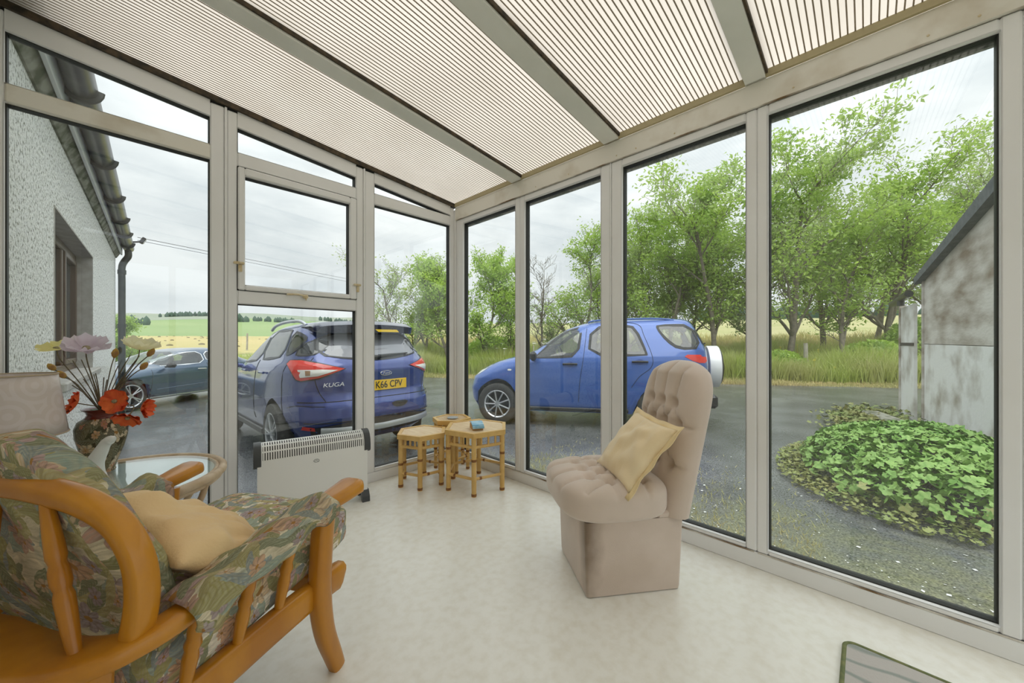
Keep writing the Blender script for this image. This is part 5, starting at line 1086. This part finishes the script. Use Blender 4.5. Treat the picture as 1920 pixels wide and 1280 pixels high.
# seat: coordinates (y, x)
rows = [[(y, .150) for y in (-.095, 0, .095)], [(y, .085) for y in (-.1425, -.0475, .0475, .1425)], [(y, .02) for y in (-.095, 0, .095)], [(y, -.045) for y in (-.1425, -.0475, .0475, .1425)]]
SB, SS = lattice(rows); SS += [((y, .150), (y * 1.15, .33)) for y in (-.095, 0, .095)] + [((sg * .1425, x), (sg * .27, x + .01)) for sg in (-1, 1) for x in (.085, -.045)] + [((sg * .1425, .085), (sg * .20, .20)) for sg in (-1, 1)]
def seatf(q, p):
    q = q.copy(); fr = min(1, max(0, (q.x + .05) / .25))
    q.y *= 1 + .06 * math.cos(q.x * 5) ; pz = max(0, p.z) ** .5
    if p.z > -.2: q.z += tuft((q.y, q.x + .06), SB, SS) * min(1, (p.z + .2) * 1.6)
    q.z += .012 * (1 if p.z > 0 else 0); return q
weld(cubecushion((.455, .455, .150), 44, 3.6, seatf).build('seat_cushion', VEL2, bc, 180, loc=(.062, 0, .364)))
for y, x in SB: MB().lathe([(.0085, 0), (.006, .004), (.001, .0055)], 10, (x + .002, y, .364 + .048)).build('button', VEL2, bc, 40)
# back
rows = [[(y, .735) for y in (-.088, 0, .088)], [(y, .655) for y in (-.132, -.044, .044, .132)], [(y, .575) for y in (-.088, 0, .088)], [(y, .495) for y in (-.132, -.044, .044, .132)]]
BB, BS = lattice(rows); BS += [((y, .735), (y * 1.2, .95)) for y in (-.088, 0, .088)] + [((sg * .132, z), (sg * .26, z - .01)) for sg in (-1, 1) for z in (.655, .495)]
def hwid(z):
    t = max(0, (z - .70) / .215); return .218 * (1 - min(1, t) ** 3.0) ** (1 / 2.4) if t < 1 else 0
m = MB(); NB, NZ = 56, 72; Z0, Z1 = .30, .9149
def bx_(z): return -.190 - (z - .3) * .225
for face in (1, -1):
    def fn(u, v):
        z = lerp(Z0, Z1, 1 - (1 - v) ** 1.5); wd = hwid(z); a = 2 * u - 1; y = a * wd
        edge = (max(0, 1 - abs(a) ** 5)) ** .5 * min(1, ((Z1 - z) / .05) ** .5 if z > Z1 - .05 else 1)
        if face > 0: t = .062 * edge + .012 * edge * math.cos(a * 1.2); t += tuft((y, z), BB, BS, .044, .024, .020, .0095) * edge
        else: t = -.05 * edge
        return (bx_(z) + t, y, z)
    m.grid(fn, NB, NZ, flip=face > 0)
weld(m.build('backrest', VEL2, bc, 180), 2e-4)
for y, z in BB: MB().lathe([(.0085, 0), (.006, .004), (.001, .0055)], 10, (bx_(z) + .026, y, z), Matrix.Rotation(PI / 2, 3, 'Y')).build('button', VEL2, bc, 40)
# cream cushion leaning on the backrest
Mb = Matrix.Rotation(math.radians(142.8), 3, 'Z'); B0 = Vector((1.4856, .8024, 0))
m, f = pillow(Mb @ Vector((-.044, .082, .548)) + B0, Mb @ Vector((0, 1, -.04)), Mb @ Vector((-.60, 0, .72)), .158, .152, .052, .022, 4.0, 26, .009)
rt = empty('cream_cushion', (Mb @ Vector((-.044, .082, .548)) + B0), 0, 'cream satin cushion with gold frilled edge propped on the velvet chair', 'cushion')
off = -(Mb @ Vector((-.044, .082, .548)) + B0)
weld(m.build('cover', CREAMC, rt, 180, loc=off)); o = f.build('frilled_edge', PIP, rt, 180, loc=off); sd = o.modifiers.new('thick', 'SOLIDIFY'); sd.thickness = .003
# ---------------------------------------------------------------- convector heater
HW = mat('heater_white_enamel', (.87, .87, .84), .35); HG = mat('heater_dark_grey', (.055, .06, .062), .45); HD = mat('heater_inside', (.05, .05, .048), .8)
ht = empty('convector_heater', (.762, 2.408, 0), math.radians(-10.7), 'white convector heater with slotted curved top and dark grey ends', 'heater')
L = .585; D = .085
m = MB(); m.prism([(.0, .055), (0, .335), (-D, .335), (-D, .055)], -L / 2 + .006, L / 2 - .006, 'yz'); m.build('body', HW, ht, 0)
def prof(t): a = t * PI / 2; return (-D * math.cos(a) ** .8, .335 + .095 * math.sin(a) ** .9)
m = MB(); pts = [prof(i / 10) for i in range(11)]; m.prism([(0, .335)] + [(p[0] + .006, p[1] - .006) for p in pts], -L / 2 + .02, L / 2 - .02, 'yz'); m.build('duct', HD, ht, 0)
g = MB(); nsl = 46
for i in range(nsl + 1):
    x = lerp(-L / 2 + .024, L / 2 - .024, i / nsl); wv = .0033 if 0 < i < nsl else .006
    vs = [(x + sx * wv, *prof(t / 10)) for t in range(11) for sx in (-1, 1)]; g.add(vs, [(2 * t, 2 * t + 1, 2 * t + 3, 2 * t + 2) for t in range(10)])
for t0, t1 in ((0, .06), (.34, .40), (.64, .70), (.93, 1)):
    vs = [(x, *[q + d_ for q, d_ in zip(prof(t), (0, 0))]) for t in (t0, t1) for x in (-L / 2 + .02, L / 2 - .02)]; g.add(vs, [(0, 1, 3, 2)])
o = g.build('grille', HW, ht, 0); sd = o.modifiers.new('thick', 'SOLIDIFY'); sd.thickness = .003
for sg in (-1, 1):
    pts2 = [(.004, .300), (.004, .434)] + [(p[0] * 1.04 - .002, .335 + (p[1] - .335) * 1.05) for p in reversed([prof(i / 8) for i in range(9)])] + [(-D - .004, .318), (-D + .012, .305)]
    x0 = sg * (L / 2 - .024); x1 = sg * (L / 2 + .012); m = MB(); m.prism(pts2, min(x0, x1), max(x0, x1), 'yz'); fixnormals(m.build('end_cap', HG, ht, 30))
    m = MB(); m.prism([(-.115, 0), (-.085, .0), (-.060, .052), (.004, .052), (.012, .0), (.035, .0), (.030, .030), (.012, .066), (-.085, .066), (-.112, .032)], sg * (L / 2 - .02) - .022, sg * (L / 2 - .02) + .022, 'yz'); fixnormals(m.build('foot', HG, ht, 30))
MB().tube([(.0 + .014 * math.cos(a), -D - .0008, .300 + .009 * math.sin(a)) for a in [2 * PI * i / 16 for i in range(17)]], .0009, 6).build('badge', HG, ht, 30)
MB().tube([(-.007, -D - .0008, .298), (.0, -D - .0008, .303), (.007, -D - .0008, .298)], .001, 6).build('badge', HG, ht, 30)
# ---------------------------------------------------------------- bamboo hexagonal tables
BAM = mat('bamboo_pole', (.78, .52, .19), .4, c2=(.68, .42, .13), ns=14, nd=5); BAMT = mat('pale_bamboo_top', (.88, .70, .46), .45, c2=(.76, .56, .33), ns=9, nd=5, stretch=(6, 1, 1)); SCOR = mat('scorched_bamboo', (.22, .085, .022), .5, c2=(.34, .15, .04), ns=40)
rng = random.Random(5)
def bamboo_table(cx, cy, r, H, a0, label, lr=.0165, gap=0.0, nsl=9):
    t = empty('bamboo_table', (cx, cy, 0), 0, label, 'table', 'hexagonal bamboo tables')
    ang_ = [math.radians(a0 + 60 * k) for k in range(6)]; C = [Vector((math.cos(a), math.sin(a), 0)) for a in ang_]
    lgs = []
    for c in C:
        p = c * r; l = MB(); n = 12
        l.tube([(p.x, p.y, H * .93 * i / n) for i in range(n + 1)], [lr * (1 + .03 * math.sin(i * 2.1 + cx * 9)) for i in range(n + 1)], 10); lo = l.build('leg', BAM, t, 40)
        for zz in (.012, rng.uniform(.12, .3)):
            MB().tube([(p.x, p.y, zz - .008), (p.x, p.y, zz), (p.x, p.y, zz + .008)], [lr * 1.03, lr * 1.10, lr * 1.03], 10).build('bamboo_node', SCOR, lo, 40)
    for k in range(6):
        a, b = C[k] * r, C[(k + 1) % 6] * r
        for z, rad in ((H * .77, .0105), (H * .27, .0095)):
            s_ = MB().tube([(*(a.lerp(b, q).xy), z) for q in (0, .5, 1)], rad, 8).build('stretcher', BAM, t, 40)
        q_ = rng.uniform(.2, .8); pm = a.lerp(b, q_); dd = (b - a).normalized() * .008
        MB().tube([(*(pm - dd).xy, H * .27), (*(pm + dd).xy, H * .27)], .0108, 8).build('bamboo_node', SCOR, t, 40)
        for j in (1, 2, 3):
            pq = a.lerp(b, j / 4); MB().tube([(pq.x, pq.y, H * .77), (pq.x, pq.y, H * .93)], .0075, 6).build('spindle', BAM, t, 40)
    R2 = r + .026; rim = MB()
    for k in range(6):
        a, b = C[k], C[(k + 1) % 6]; vs = []
        for q in (a, b): vs += [(*(q * R2).xy, H - .032), (*(q * R2).xy, H), (*(q * (R2 - .026)).xy, H), (*(q * (R2 - .026)).xy, H - .032)]
        e = MB().add(vs, [(0, 1, 5, 4), (1, 2, 6, 5), (2, 3, 7, 6), (3, 0, 4, 7), (0, 3, 2, 1), (4, 5, 6, 7)]).build('rim_edge', BAM, t, 0); fixnormals(e)
    # slats across the hexagon
    ax = C[0].lerp(C[1], .5).normalized(); ay = Vector((-ax.y, ax.x, 0)); ri = R2 - .0262; ap = ri * math.cos(PI / 6)
    for j in range(nsl):
        w0, w1 = lerp(-ap, ap, j / nsl) + .0014 + gap / 2, lerp(-ap, ap, (j + 1) / nsl) - .0014 - gap / 2
        def hl(w_): return ri - abs(w_) * math.tan(PI / 6) 
        # hexagon with vertices on +-ay direction
        vs = [(ax * w_ + ay * (s_ * hl(w_))) for w_ in (w0, w1) for s_ in (-1, 1)]
        mb = MB(); mb.add([(v.x, v.y, H - .004) for v in vs] + [(v.x, v.y, H - .012) for v in vs], [(0, 1, 3, 2), (4, 6, 7, 5), (0, 4, 5, 1), (2, 3, 7, 6), (0, 2, 6, 4), (1, 5, 7, 3)]); fixnormals(mb.build('slat', BAMT, t, 0))
    if gap == 0: MB().lathe([(ri * .86, H - .022), (ri * .86, H - .0125)], 6, (0, 0, 0), Matrix.Rotation(ang_[0], 3, 'Z')).build('top_board', SCOR, t, 0)
    return t
bamboo_table(1.672, 1.968, .208, .41, -135, 'largest bamboo hexagon table at the front, holding a small blue packet')
bamboo_table(1.432, 2.282, .158, .365, -127.4, 'left bamboo hexagon table next to the convector heater')
bamboo_table(1.742, 2.352, .128, .402, -110, 'rear bamboo hexagon table with open slatted top in the window corner', .014, .006, 13)
pk = empty('snack_packet', (1.625, 1.915, .4065), math.radians(62), 'small blue and tan packet lying on the largest bamboo table', 'packet')
pk.scale = (1.45, 1.45, 1.45)
m = MB(); m.prism([(-.038, 0), (.038, 0), (.034, .022), (.006, .030), (-.034, .020)], -.024, .024, 'xz'); fixnormals(m.build('tan_wrapper', mat('tan_card', (.52, .27, .08), .6), pk, 0))
m = MB(); m.prism([(-.046, .0205), (-.034, .0215), (.006, .0315), (.030, .026), (.030, .029), (.004, .036), (-.036, .026), (-.048, .010)], -.027, .027, 'xz'); fixnormals(m.build('blue_flap', mat('sky_blue_foil', (.16, .42, .62), .3, c2=(.45, .66, .76), ns=30), pk, 0))
MB().lathe([(.0, 0), (.04, .0), (.043, .003), (.042, .005), (.036, .0055), (0, .004)], 24, cap=False).build('coaster', mat('pewter_grey', (.42, .46, .48), .3), None, 40, loc=(1.735, 2.33, .4025))
tag(bpy.data.objects['coaster'], 'round grey coaster on the slatted rear bamboo table', 'coaster')
# ---------------------------------------------------------------- rattan table and what stands on it
RAT = mat('bleached_rattan', (.66, .53, .38), .5, c2=(.50, .36, .22), ns=18, nd=5)
tb = empty('rattan_table', (-.055, 2.125, 0), 0, 'round cane side table with glass top behind the armchair', 'table'); TR = .335; TZ = .45
for rr_, zz, th in ((TR, TZ - .006, .017), (TR - .020, TZ - .004, .009), (TR - .010, TZ - .030, .011)):
    MB().tube([(rr_ * math.cos(a), rr_ * math.sin(a), zz) for a in [2 * PI * i / 64 for i in range(65)]], th, 8, caps=False, up=(0, 0, 1)).build('cane_rim', RAT, tb, 60)
m = MB(); m.lathe([(TR - .022, TZ - .001), (TR - .022, TZ + .0045)], 64); m.build('glass_top', glassmat('pale_table_glass', (.93, .97, .96), .08), tb, 40)
MB().lathe([(TR - .024, TZ - .0105), (TR - .024, TZ - .0035)], 48).build('table_board', mat('white_table_liner', (.80, .81, .80), .25), tb, 40)
for k in range(4):
    a = math.radians(38 + 90 * k); d_ = Vector((math.cos(a), math.sin(a), 0)); e_ = Vector((-d_.y, d_.x, 0))
    for sg in (-1, 1):
        P = smoothpath([d_ * (TR - .015) + e_ * (sg * .075) + Vector((0, 0, TZ - .03)), d_ * (TR - .03) + e_ * (sg * .055) + Vector((0, 0, TZ - .10)), d_ * (TR - .11) + e_ * (sg * .018) + Vector((0, 0, TZ - .24)), d_ * (TR - .10) + e_ * (sg * .014) + Vector((0, 0, .12)), d_ * (TR - .05) + e_ * (sg * .014) + Vector((0, 0, 0.006))], 6)
        MB().tube(P, .0115, 8).build('cane_leg', RAT, tb, 60)
MB().tube([((TR - .13) * math.cos(a), (TR - .13) * math.sin(a), .15) for a in [2 * PI * i / 40 for i in range(41)]], .010, 8, caps=False, up=(0, 0, 1)).build('cane_ring', RAT, tb, 60)
ZT = TZ + .005
VX, VY = -.095, 2.312
va = empty('vase', (VX, VY, ZT), 0, 'dark oriental vase painted with cream and orange lilies on the cane table', 'vase')
VASE = floral('lily_painted_glaze', 8.0, (.050, .036, .016), 1.0, .12, [(.035, .045, .016), (.075, .06, .02), (.022, .028, .014), (.10, .075, .03), (.05, .05, .02), (.03, .02, .012)], [(.74, .58, .34), (.62, .27, .09), (.70, .50, .28), (.50, .14, .05), (.78, .64, .42), (.66, .36, .14)])
# glazed vase gets uv from the lathe
m = MB(); vp = [(.040, 0), (.042, .006), (.040, .014), (.050, .05), (.066, .10), (.077, .15), (.079, .185), (.070, .213), (.052, .226)]
m.lathe(vp, 40, cap=True); m.uv = {k: [(u * 1.0, v) for u, v in q] for k, q in m.uv.items()}; m.build('body', VASE, va, 60)
MB().lathe([(.0525, .225), (.047, .232), (.043, .240), (.047, .252), (.058, .262), (.060, .265), (.056, .265), (.043, .252), (.039, .24), (.039, .228)], 40, cap=False).build('neck', mat('oxblood_glaze', (.13, .022, .014), .12), va, 60)
STEM = mat('dark_wire_stem', (.10, .075, .05), .6, c2=(.18, .15, .08), ns=60); 
RED = mat('poppy_red_silk', (.70, .075, .018), .6, c2=(.82, .16, .03), ns=30); YEL = translucent('pale_yellow_silk', (.93, .85, .38), (.95, .86, .36), .5, gloss=0); LIL = translucent('lilac_silk', (.80, .71, .78), (.84, .75, .82), .5, gloss=0); CRM = translucent('cream_silk', (.95, .92, .70), (.97, .93, .66), .5, gloss=0)
CTR = mat('flower_centre', (.25, .20, .10), .8, c2=(.40, .36, .22), ns=90); BUD = mat('yellow_brown_bud', (.62, .40, .06), .6, c2=(.34, .17, .06), ns=35); LEAF = mat('silk_leaf', (.03, .16, .10), .5, c2=(.16, .20, .03), ns=20)
RV = Vector((.6963, -.7177, 0)); FV = Vector((.7177, .6963, 0)); V0 = Vector((VX, VY, 0)); PXM = 1.545 / 688
def fpos(u, v, dep=0): d_ = 1.543 + dep; return FV * d_ + RV * ((u - 960) / 687 * d_) + Vector((0, 0, 1 + (640 - v) / 687 * d_))
MOUTH = Vector((VX, VY, ZT + .245))
def flower(nm, lab, u, v, dep, nrm, rad, mt, cup=.3, layers=2, ruff=.12, stem=True):
    p = fpos(u, v, dep); rt = empty(nm, p, 0, lab, 'flower', 'silk flowers in the vase'); nrm = Vector(nrm).normalized(); e1 = nrm.orthogonal().normalized(); e2 = nrm.cross(e1); sd_ = rng.uniform(0, 9)
    for L_ in range(layers):
        npet = 5
        for k in range(npet):
            a0 = 2 * PI * (k + .5 * L_) / npet + sd_; m = MB()
            def fn(uu, vv):
                r_ = rad * (.12 + .88 * vv) * (1 - .1 * L_); w_ = (uu - .5) * 1.75 * (1 - .25 * vv ** 3); a = a0 + w_ * .85
                hgt = rad * cup * vv ** 1.6 * (1 + .5 * L_) + rad * ruff * math.sin(uu * 11 + k * 2 + sd_) * vv ** 2
                return (e1 * math.cos(a) + e2 * math.sin(a)) * r_ * (1 - .10 * (abs(uu - .5) * 2) ** 3) + nrm * hgt
            m.grid(fn, 6, 5); m.build('petal', mt, rt, 180)
    MB().lathe([(.001, rad * .22), (rad * .13, rad * .19), (rad * .17, rad * .08), (rad * .15, 0)], 12, M=Matrix((e1, e2, nrm)).transposed()).build('flower_centre', CTR, rt, 60)
    if stem:
        q = MOUTH - p; dn = -nrm * min(.05, q.length * .3); MB().tube(smoothpath([(0, 0, 0), dn, q * .5 + dn * .6 + Vector((0, 0, .01)), q], 5), .0022, 6).build('stem', STEM, rt, 60)
    return rt
flower('silk_poppy', 'red silk poppy facing front at the vase mouth', 216, 752, -.07, (-.55, -.80, .1), .050, RED, .12, 2, .10)
flower('silk_poppy', 'red silk poppy drooping left of the vase neck', 146, 756, -.09, (-.95, -.1, .35), .045, RED, .35, 2, .12)
flower('silk_poppy', 'red silk poppy drooping furthest right', 266, 765, -.02, (.75, -.35, -.05), .040, RED, .5, 2, .12)
flower('silk_poppy', 'red silk poppy lying low over the vase shoulder', 240, 782, -.12, (-.3, -.55, -.75), .046, RED, .25, 2, .10)
flower('silk_flower', 'pale yellow silk flower at upper left of the bouquet', 106, 655, 0, (-.2, -.3, .9), .058, YEL, .35, 1, .08)
flower('silk_flower', 'large lilac silk flower at the top of the bouquet', 162, 655, 0, (0, -.45, .85), .074, LIL, .35, 2, .12)
flower('silk_flower', 'cream silk flower at upper right of the bouquet', 262, 655, .02, (.2, -.2, .95), .064, CRM, .45, 2, .10)
for (lab, u, v, dep) in (('brown silk bud furthest left in the bouquet', 97, 688, 0), ('yellow silk bud below the pale yellow flower', 116, 702, -.02), ('yellow silk bud in front of the downpipe', 216, 662, 0), ('orange silk bud on the right of the bouquet', 270, 686, .0), ('brown silk bud under the cream flower', 283, 661, .03)):
    p = fpos(u, v, dep); rt = empty('silk_bud', p, 0, lab, 'flower', 'silk flower buds in the vase'); dv = (p - MOUTH).normalized(); e1 = dv.orthogonal().normalized(); e2 = dv.cross(e1)
    MB().lathe([(.001, .022), (.008, .014), (.012, 0), (.009, -.012), (.003, -.02)], 10, M=Matrix((e1, e2, dv)).transposed()).build('bud', BUD, rt, 60)
    q = MOUTH - p; MB().tube(smoothpath([-dv * .015, q * .4 + Vector((0, 0, .02)), q], 6), .002, 6).build('stem', STEM, rt, 60)
for k in range(16):
    u = rng.uniform(130, 265); v = rng.uniform(665, 725); p = fpos(u, v, rng.uniform(-.05, .05)); q = p - MOUTH
    o = MB().tube(smoothpath([(0, 0, 0), q * .5 + Vector((0, 0, .015)), q], 6), .0018, 6).build('wire_stem', STEM, None, 60, loc=MOUTH); tag(o, 'bare dark wire stem standing in the vase', 'stem', 'bare wire stems in the vase')
for k in range(9):
    a = rng.uniform(0, 6.3); L_ = rng.uniform(.07, .12); d_ = Vector((math.cos(a), math.sin(a), rng.uniform(.3, .9))).normalized(); s_ = d_.cross(Vector((0, 0, 1))).normalized(); m = MB()
    m.grid(lambda uu, vv: d_ * (vv * L_) + s_ * ((uu - .5) * .035 * math.sin(PI * min(1, vv * .95 + .05))) + Vector((0, 0, -.03 * vv * vv)), 2, 6); o = m.build('silk_leaf', LEAF, None, 180, loc=MOUTH + Vector((0, 0, .005))); tag(o, 'dark green silk leaf at the mouth of the vase', 'leaf', 'silk leaves in the vase')
# white goose-neck figurine
fg = MB(); P = smoothpath([(-.02, 0, .0), (-.025, 0, .03), (-.012, 0, .075), (.012, 0, .12), (.030, 0, .150), (.050, 0, .163), (.062, 0, .162)], 5)
fg.tube(P, [interp(i / (len(P) - 1), [(0, .042), (.15, .040), (.35, .026), (.6, .018), (.8, .017), (.93, .012), (1, .003)]) for i in range(len(P))], 16)
o = fg.build('goose_figurine', mat('white_porcelain', (.82, .82, .79), .2), None, 180, loc=(-.098, 2.150, ZT)); o.rotation_euler = (0, 0, math.radians(-45)); tag(o, 'white porcelain goose figurine in front of the painted vase', 'figurine')
# table lamp
lp = empty('table_lamp', (-.312, 2.200, ZT), 0, 'table lamp with pale mauve flowered drum shade at the left edge', 'lamp')
MB().lathe([(.0, 0), (.065, 0), (.067, .008), (.06, .014), (.02, .022), (.012, .04), (.016, .07), (.011, .10), (.009, .23)], 28, cap=False).build('base', mat('aged_brass', (.42, .30, .12), .35, metal=.6), lp, 50)
def shadem():
    m = bpy.data.materials.new('mauve_lampshade'); m.use_nodes = True; t = m.node_tree; b = t.nodes['Principled BSDF']; b.inputs['Roughness'].default_value = .4; N = t.nodes.new; Lk = t.links.new
    uv = N('ShaderNodeUVMap'); uv.uv_map = 'uv'; mp = N('ShaderNodeMapping'); mp.inputs['Scale'].default_value = (9, 9, 1); Lk(uv.outputs[0], mp.inputs[0]); vo = N('ShaderNodeTexVoronoi'); vo.voronoi_dimensions = '2D'; vo.inputs['Scale'].default_value = 1; Lk(mp.outputs[0], vo.inputs['Vector'])
    wv = N('ShaderNodeMath'); wv.operation = 'SINE'; mu = N('ShaderNodeMath'); mu.operation = 'MULTIPLY'; mu.inputs[1].default_value = 26; Lk(vo.outputs['Distance'], mu.inputs[0]); Lk(mu.outputs[0], wv.inputs[0])
    r = N('ShaderNodeValToRGB'); r.color_ramp.elements[0].position = .1; r.color_ramp.elements[0].color = (.66, .58, .54, 1); r.color_ramp.elements[1].position = .3; r.color_ramp.elements[1].color = (.70, .625, .60, 1); Lk(wv.outputs[0], r.inputs[0]); Lk(r.outputs[0], b.inputs['Base Color']); return m
m = MB(); m.grid(lambda u, v: ((lerp(.138, .112, v)) * math.cos(2 * PI * u), lerp(.138, .112, v) * math.sin(2 * PI * u), lerp(.205, .425, v)), 48, 4, uvfn=lambda u, v: (u * .85, v * .22)); o = m.build('shade', shadem(), lp, 60); sd = o.modifiers.new('thick', 'SOLIDIFY'); sd.thickness = .002
for z, r_ in ((.205, .138), (.425, .112)): MB().tube([(r_ * math.cos(a), r_ * math.sin(a), z) for a in [2 * PI * i / 48 for i in range(49)]], .0028, 6, caps=False, up=(0, 0, 1)).build('shade_trim', mat('beige_trim', (.50, .40, .28), .6), lp, 60)
for k in range(3): a = k * 2.09; MB().tube([(0, 0, .235), (.112 * math.cos(a), .112 * math.sin(a), .42)], .0018, 6).build('shade_carrier', BRASS, lp)
MB().lathe([(.012, .23), (.014, .25), (.03, .29), (.026, .325), (.005, .34)], 16).build('bulb', mat('lamp_bulb', (.8, .8, .78), .15), lp, 60)
# ---------------------------------------------------------------- door mat
mt_ = empty('door_mat', (1.42, -.29, .0), 0, 'grey swirl patterned mat with green bound edge on the vinyl floor', 'mat')
def matmat():
    m = mat('grey_swirl_carpet', (.32, .31, .29), .95, bump=.3, bs=160); t = m.node_tree; b = t.nodes['Principled BSDF']; co = t.nodes.new('ShaderNodeTexCoord'); wv = t.nodes.new('ShaderNodeTexWave'); wv.inputs['Scale'].default_value = 4; wv.inputs['Distortion'].default_value = 14; wv.inputs['Detail'].default_value = 1; wv.inputs['Detail Scale'].default_value = .8; t.links.new(co.outputs['Object'], wv.inputs['Vector'])
    r = t.nodes.new('ShaderNodeValToRGB'); r.color_ramp.elements[0].position = .0; r.color_ramp.elements[0].color = (.30, .33, .30, 1); r.color_ramp.elements[1].position = .22; r.color_ramp.elements[1].color = (.52, .49, .46, 1); t.links.new(wv.outputs['Fac'], r.inputs[0]); t.links.new(r.outputs[0], b.inputs['Base Color']); return m
ring = [(x, y) for x, y, z in rr(.232, .35, 0, .03, 6)]
m = MB(); m.prism([(x * .955, y * .97) for x, y in ring], .0, .009, 'xy'); fixnormals(m.build('carpet', matmat(), mt_, 0))
m = MB(); pts = [(x * .975, y * .982, .006) for x, y in ring]; m.tube(pts + [pts[0]], .0065, 8, caps=False, up=(0, 0, 1)); m.build('bound_edge', mat('moss_green_binding', (.13, .16, .07), .9, c2=(.22, .23, .10), ns=50), mt_, 60)
